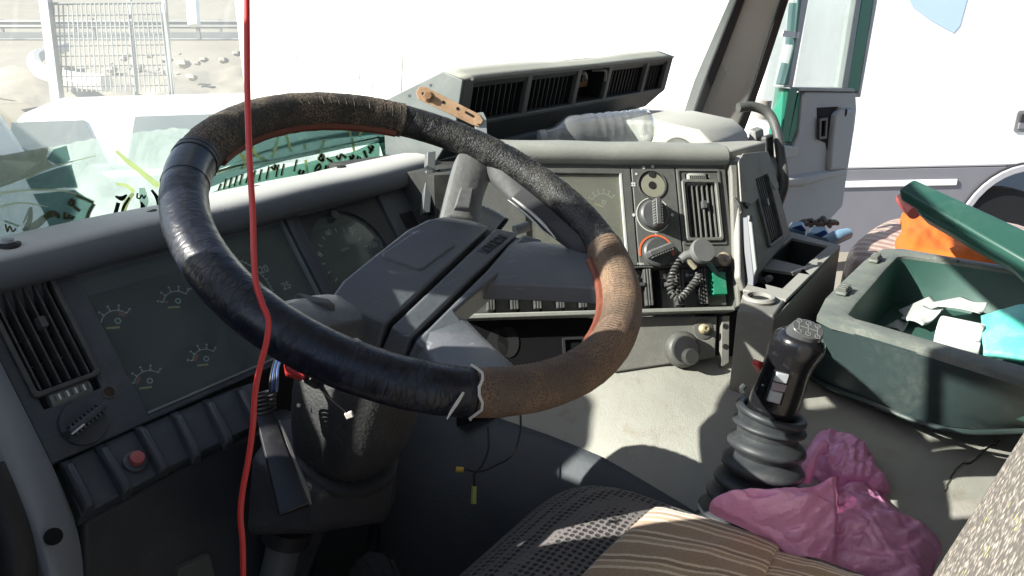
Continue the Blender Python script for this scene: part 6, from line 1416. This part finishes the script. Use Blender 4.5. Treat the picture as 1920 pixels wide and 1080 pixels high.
# ---------------------------------------------------------------- striped cushion cloth on the seat
STR=NT('brown_striped_cloth'); uvx=STR.n('ShaderNodeSeparateXYZ'); STR.l(STR.tc.outputs['UV'],uvx.inputs[0])
w=STR.math('ADD',uvx.outputs[1],STR.math('MULTIPLY',STR.noise(5,2),.05)); fr_=STR.math('FRACT',STR.math('MULTIPLY',w,4.2)); fr2=STR.math('FRACT',STR.math('MULTIPLY',w,13.))
cr=STR.n('ShaderNodeValToRGB'); cr.color_ramp.interpolation='CONSTANT'; E_=cr.color_ramp.elements; E_[0].position=0;E_[0].color=(.36,.245,.145,1);E_[1].position=.46;E_[1].color=(.74,.60,.42,1)
for pos,col in ((.55,(.28,.185,.11,1)),(.68,(.72,.58,.40,1)),(.76,(.42,.29,.175,1)),(.90,(.74,.61,.43,1))): e=E_.new(pos); e.color=col
STR.l(fr_,cr.inputs[0]); c=STR.mix(STR.ramp(STR.noise(320,3),.35,.7),cr.outputs[0],STR.mix(.3,cr.outputs[0],(.1,.07,.05,1))); p=STR.n('ShaderNodeBsdfPrincipled',Roughness=.95); STR.l(c,p.inputs['Base Color']); p.inputs['Sheen Weight'].default_value=.4
STR.l(STR.bump(STR.noise(420,3),.7,.0015,STR.bump(STR.noise(30,3),.3,.006)),p.inputs['Normal']); STR.l(p.outputs[0],STR.out.inputs[0]); STR=STR.m
pl=thing('striped_cushion','brown striped cloth cushion lying folded on the driver seat','cushion',onz(1250,1040,zs2))
def pillow(Q,z0,h,name,nu=36,nv=30,edge=.35,sd=0):
    P=[onz(x,y,z0) for x,y in Q]; m=MB()
    def fn(a,b):
        q=(P[0]*(1-a)+P[1]*a)*(1-b)+(P[3]*(1-a)+P[2]*a)*b
        k=(max(0,4*a*(1-a))**edge)*(max(0,4*b*(1-b))**edge)
        return tuple(q+ZZ*(h*k+.008*k*(fbm(a*5,b*5,0,sd)-.5)))
    m.grid(fn,nu,nv); b0=len(m.v)
    return m.build(name,STR,pl,smooth=80)
pillow([(1226,968),(1466,1044),(1400,1210),(1020,1170)],zs2+.004,.036,'front_fold',sd=2,edge=.14)
pillow([(1440,1046),(1700,1130),(1640,1250),(1380,1180)],zs2+.004,.028,'rear_fold',sd=4,edge=.14)
# ---------------------------------------------------------------- pink plastic bag
PNK=NT('pink_polythene'); df=PNK.n('ShaderNodeBsdfDiffuse'); tl=PNK.n('ShaderNodeBsdfTranslucent'); gs=PNK.n('ShaderNodeBsdfGlossy'); gs.inputs['Roughness'].default_value=.28; tp2=PNK.n('ShaderNodeBsdfTransparent'); tp2.inputs[0].default_value=(.95,.55,.75,1)
c=PNK.mix(PNK.noise(12,4),(.96,.34,.67,1),(.98,.54,.79,1)); PNK.l(c,df.inputs[0]); PNK.l(c,tl.inputs[0])
vp=PNK.n('ShaderNodeTexVoronoi',Scale=11.,feature='DISTANCE_TO_EDGE'); vn=PNK.n('ShaderNodeTexNoise',Scale=14.,Detail=4.); PNK.l(PNK.tc.outputs['Object'],vn.inputs['Vector']); PNK.l(PNK.mix(.09,PNK.tc.outputs['Object'],vn.outputs['Color'],'ADD'),vp.inputs['Vector'])
bmp=PNK.bump(vp.outputs['Distance'],.8,.022,PNK.bump(PNK.noise(70,5,.7,dist=1.5),.5,.004)); [PNK.l(bmp,z.inputs['Normal']) for z in (df,gs)]
a=PNK.n('ShaderNodeMixShader'); a.inputs[0].default_value=.22; PNK.l(df.outputs[0],a.inputs[1]); PNK.l(tl.outputs[0],a.inputs[2]); b=PNK.n('ShaderNodeMixShader'); b.inputs[0].default_value=.12; PNK.l(a.outputs[0],b.inputs[1]); PNK.l(gs.outputs[0],b.inputs[2]); d=PNK.n('ShaderNodeMixShader'); d.inputs[0].default_value=.06; PNK.l(b.outputs[0],d.inputs[1]); PNK.l(tp2.outputs[0],d.inputs[2]); PNK.l(d.outputs[0],PNK.out.inputs[0]); PNK=PNK.m
pb_=thing('plastic_bag','crumpled pink plastic bag beside the gear lever','plastic bag',ont(1560,960))
def bagd(x,y):
    d=float((ont(x,y,0.)-CAM)@cF); return min(d,float(np.interp(x,[1300,1400,1500,1560,1620],[.90,.91,.935,.97,2.])))
def bb_(x,y):
    p=ont(x,y,.0); q=onz(x,y,zs2+.02); return q if (q-CAM)@cF<(p-CAM)@cF and toT(q)[0]<.84 and toT(q)[1]<.48 and toT(q)[1]>-.1 else p
crumple([(1332,946),(1362,926),(1440,920),(1510,918),(1560,896),(1612,888),(1660,930),(1690,962),(1740,988),(1768,1030),(1752,1078),(1740,1150),(1560,1150),(1500,1080),(1450,1010),(1400,980)],(1575,990),lambda x,y:pt(x,y,bagd(x,y)),.026,.017,.0125,'bag_body',PNK,pb_,nr=44,na=176,seed=11,ridge=1.0,crease=True,under=.0)
crumple([(1506,880),(1512,850),(1530,822),(1545,818),(1590,832),(1622,850),(1648,895),(1668,928),(1620,930),(1560,920)],(1590,885),lambda x,y:ont(x,y,0.),.026,.020,.017,'bag_fold',PNK,pb_,nr=30,na=120,seed=21,crease=True)
MB().tube([ont(1508,905,.03),ont(1516,878,.045),ont(1526,852,.055),ont(1540,836,.06),ont(1548,850,.05)],[.008,.010,.008,.011,.005],8,samples=5).build('bag_handle',PNK,pb_)
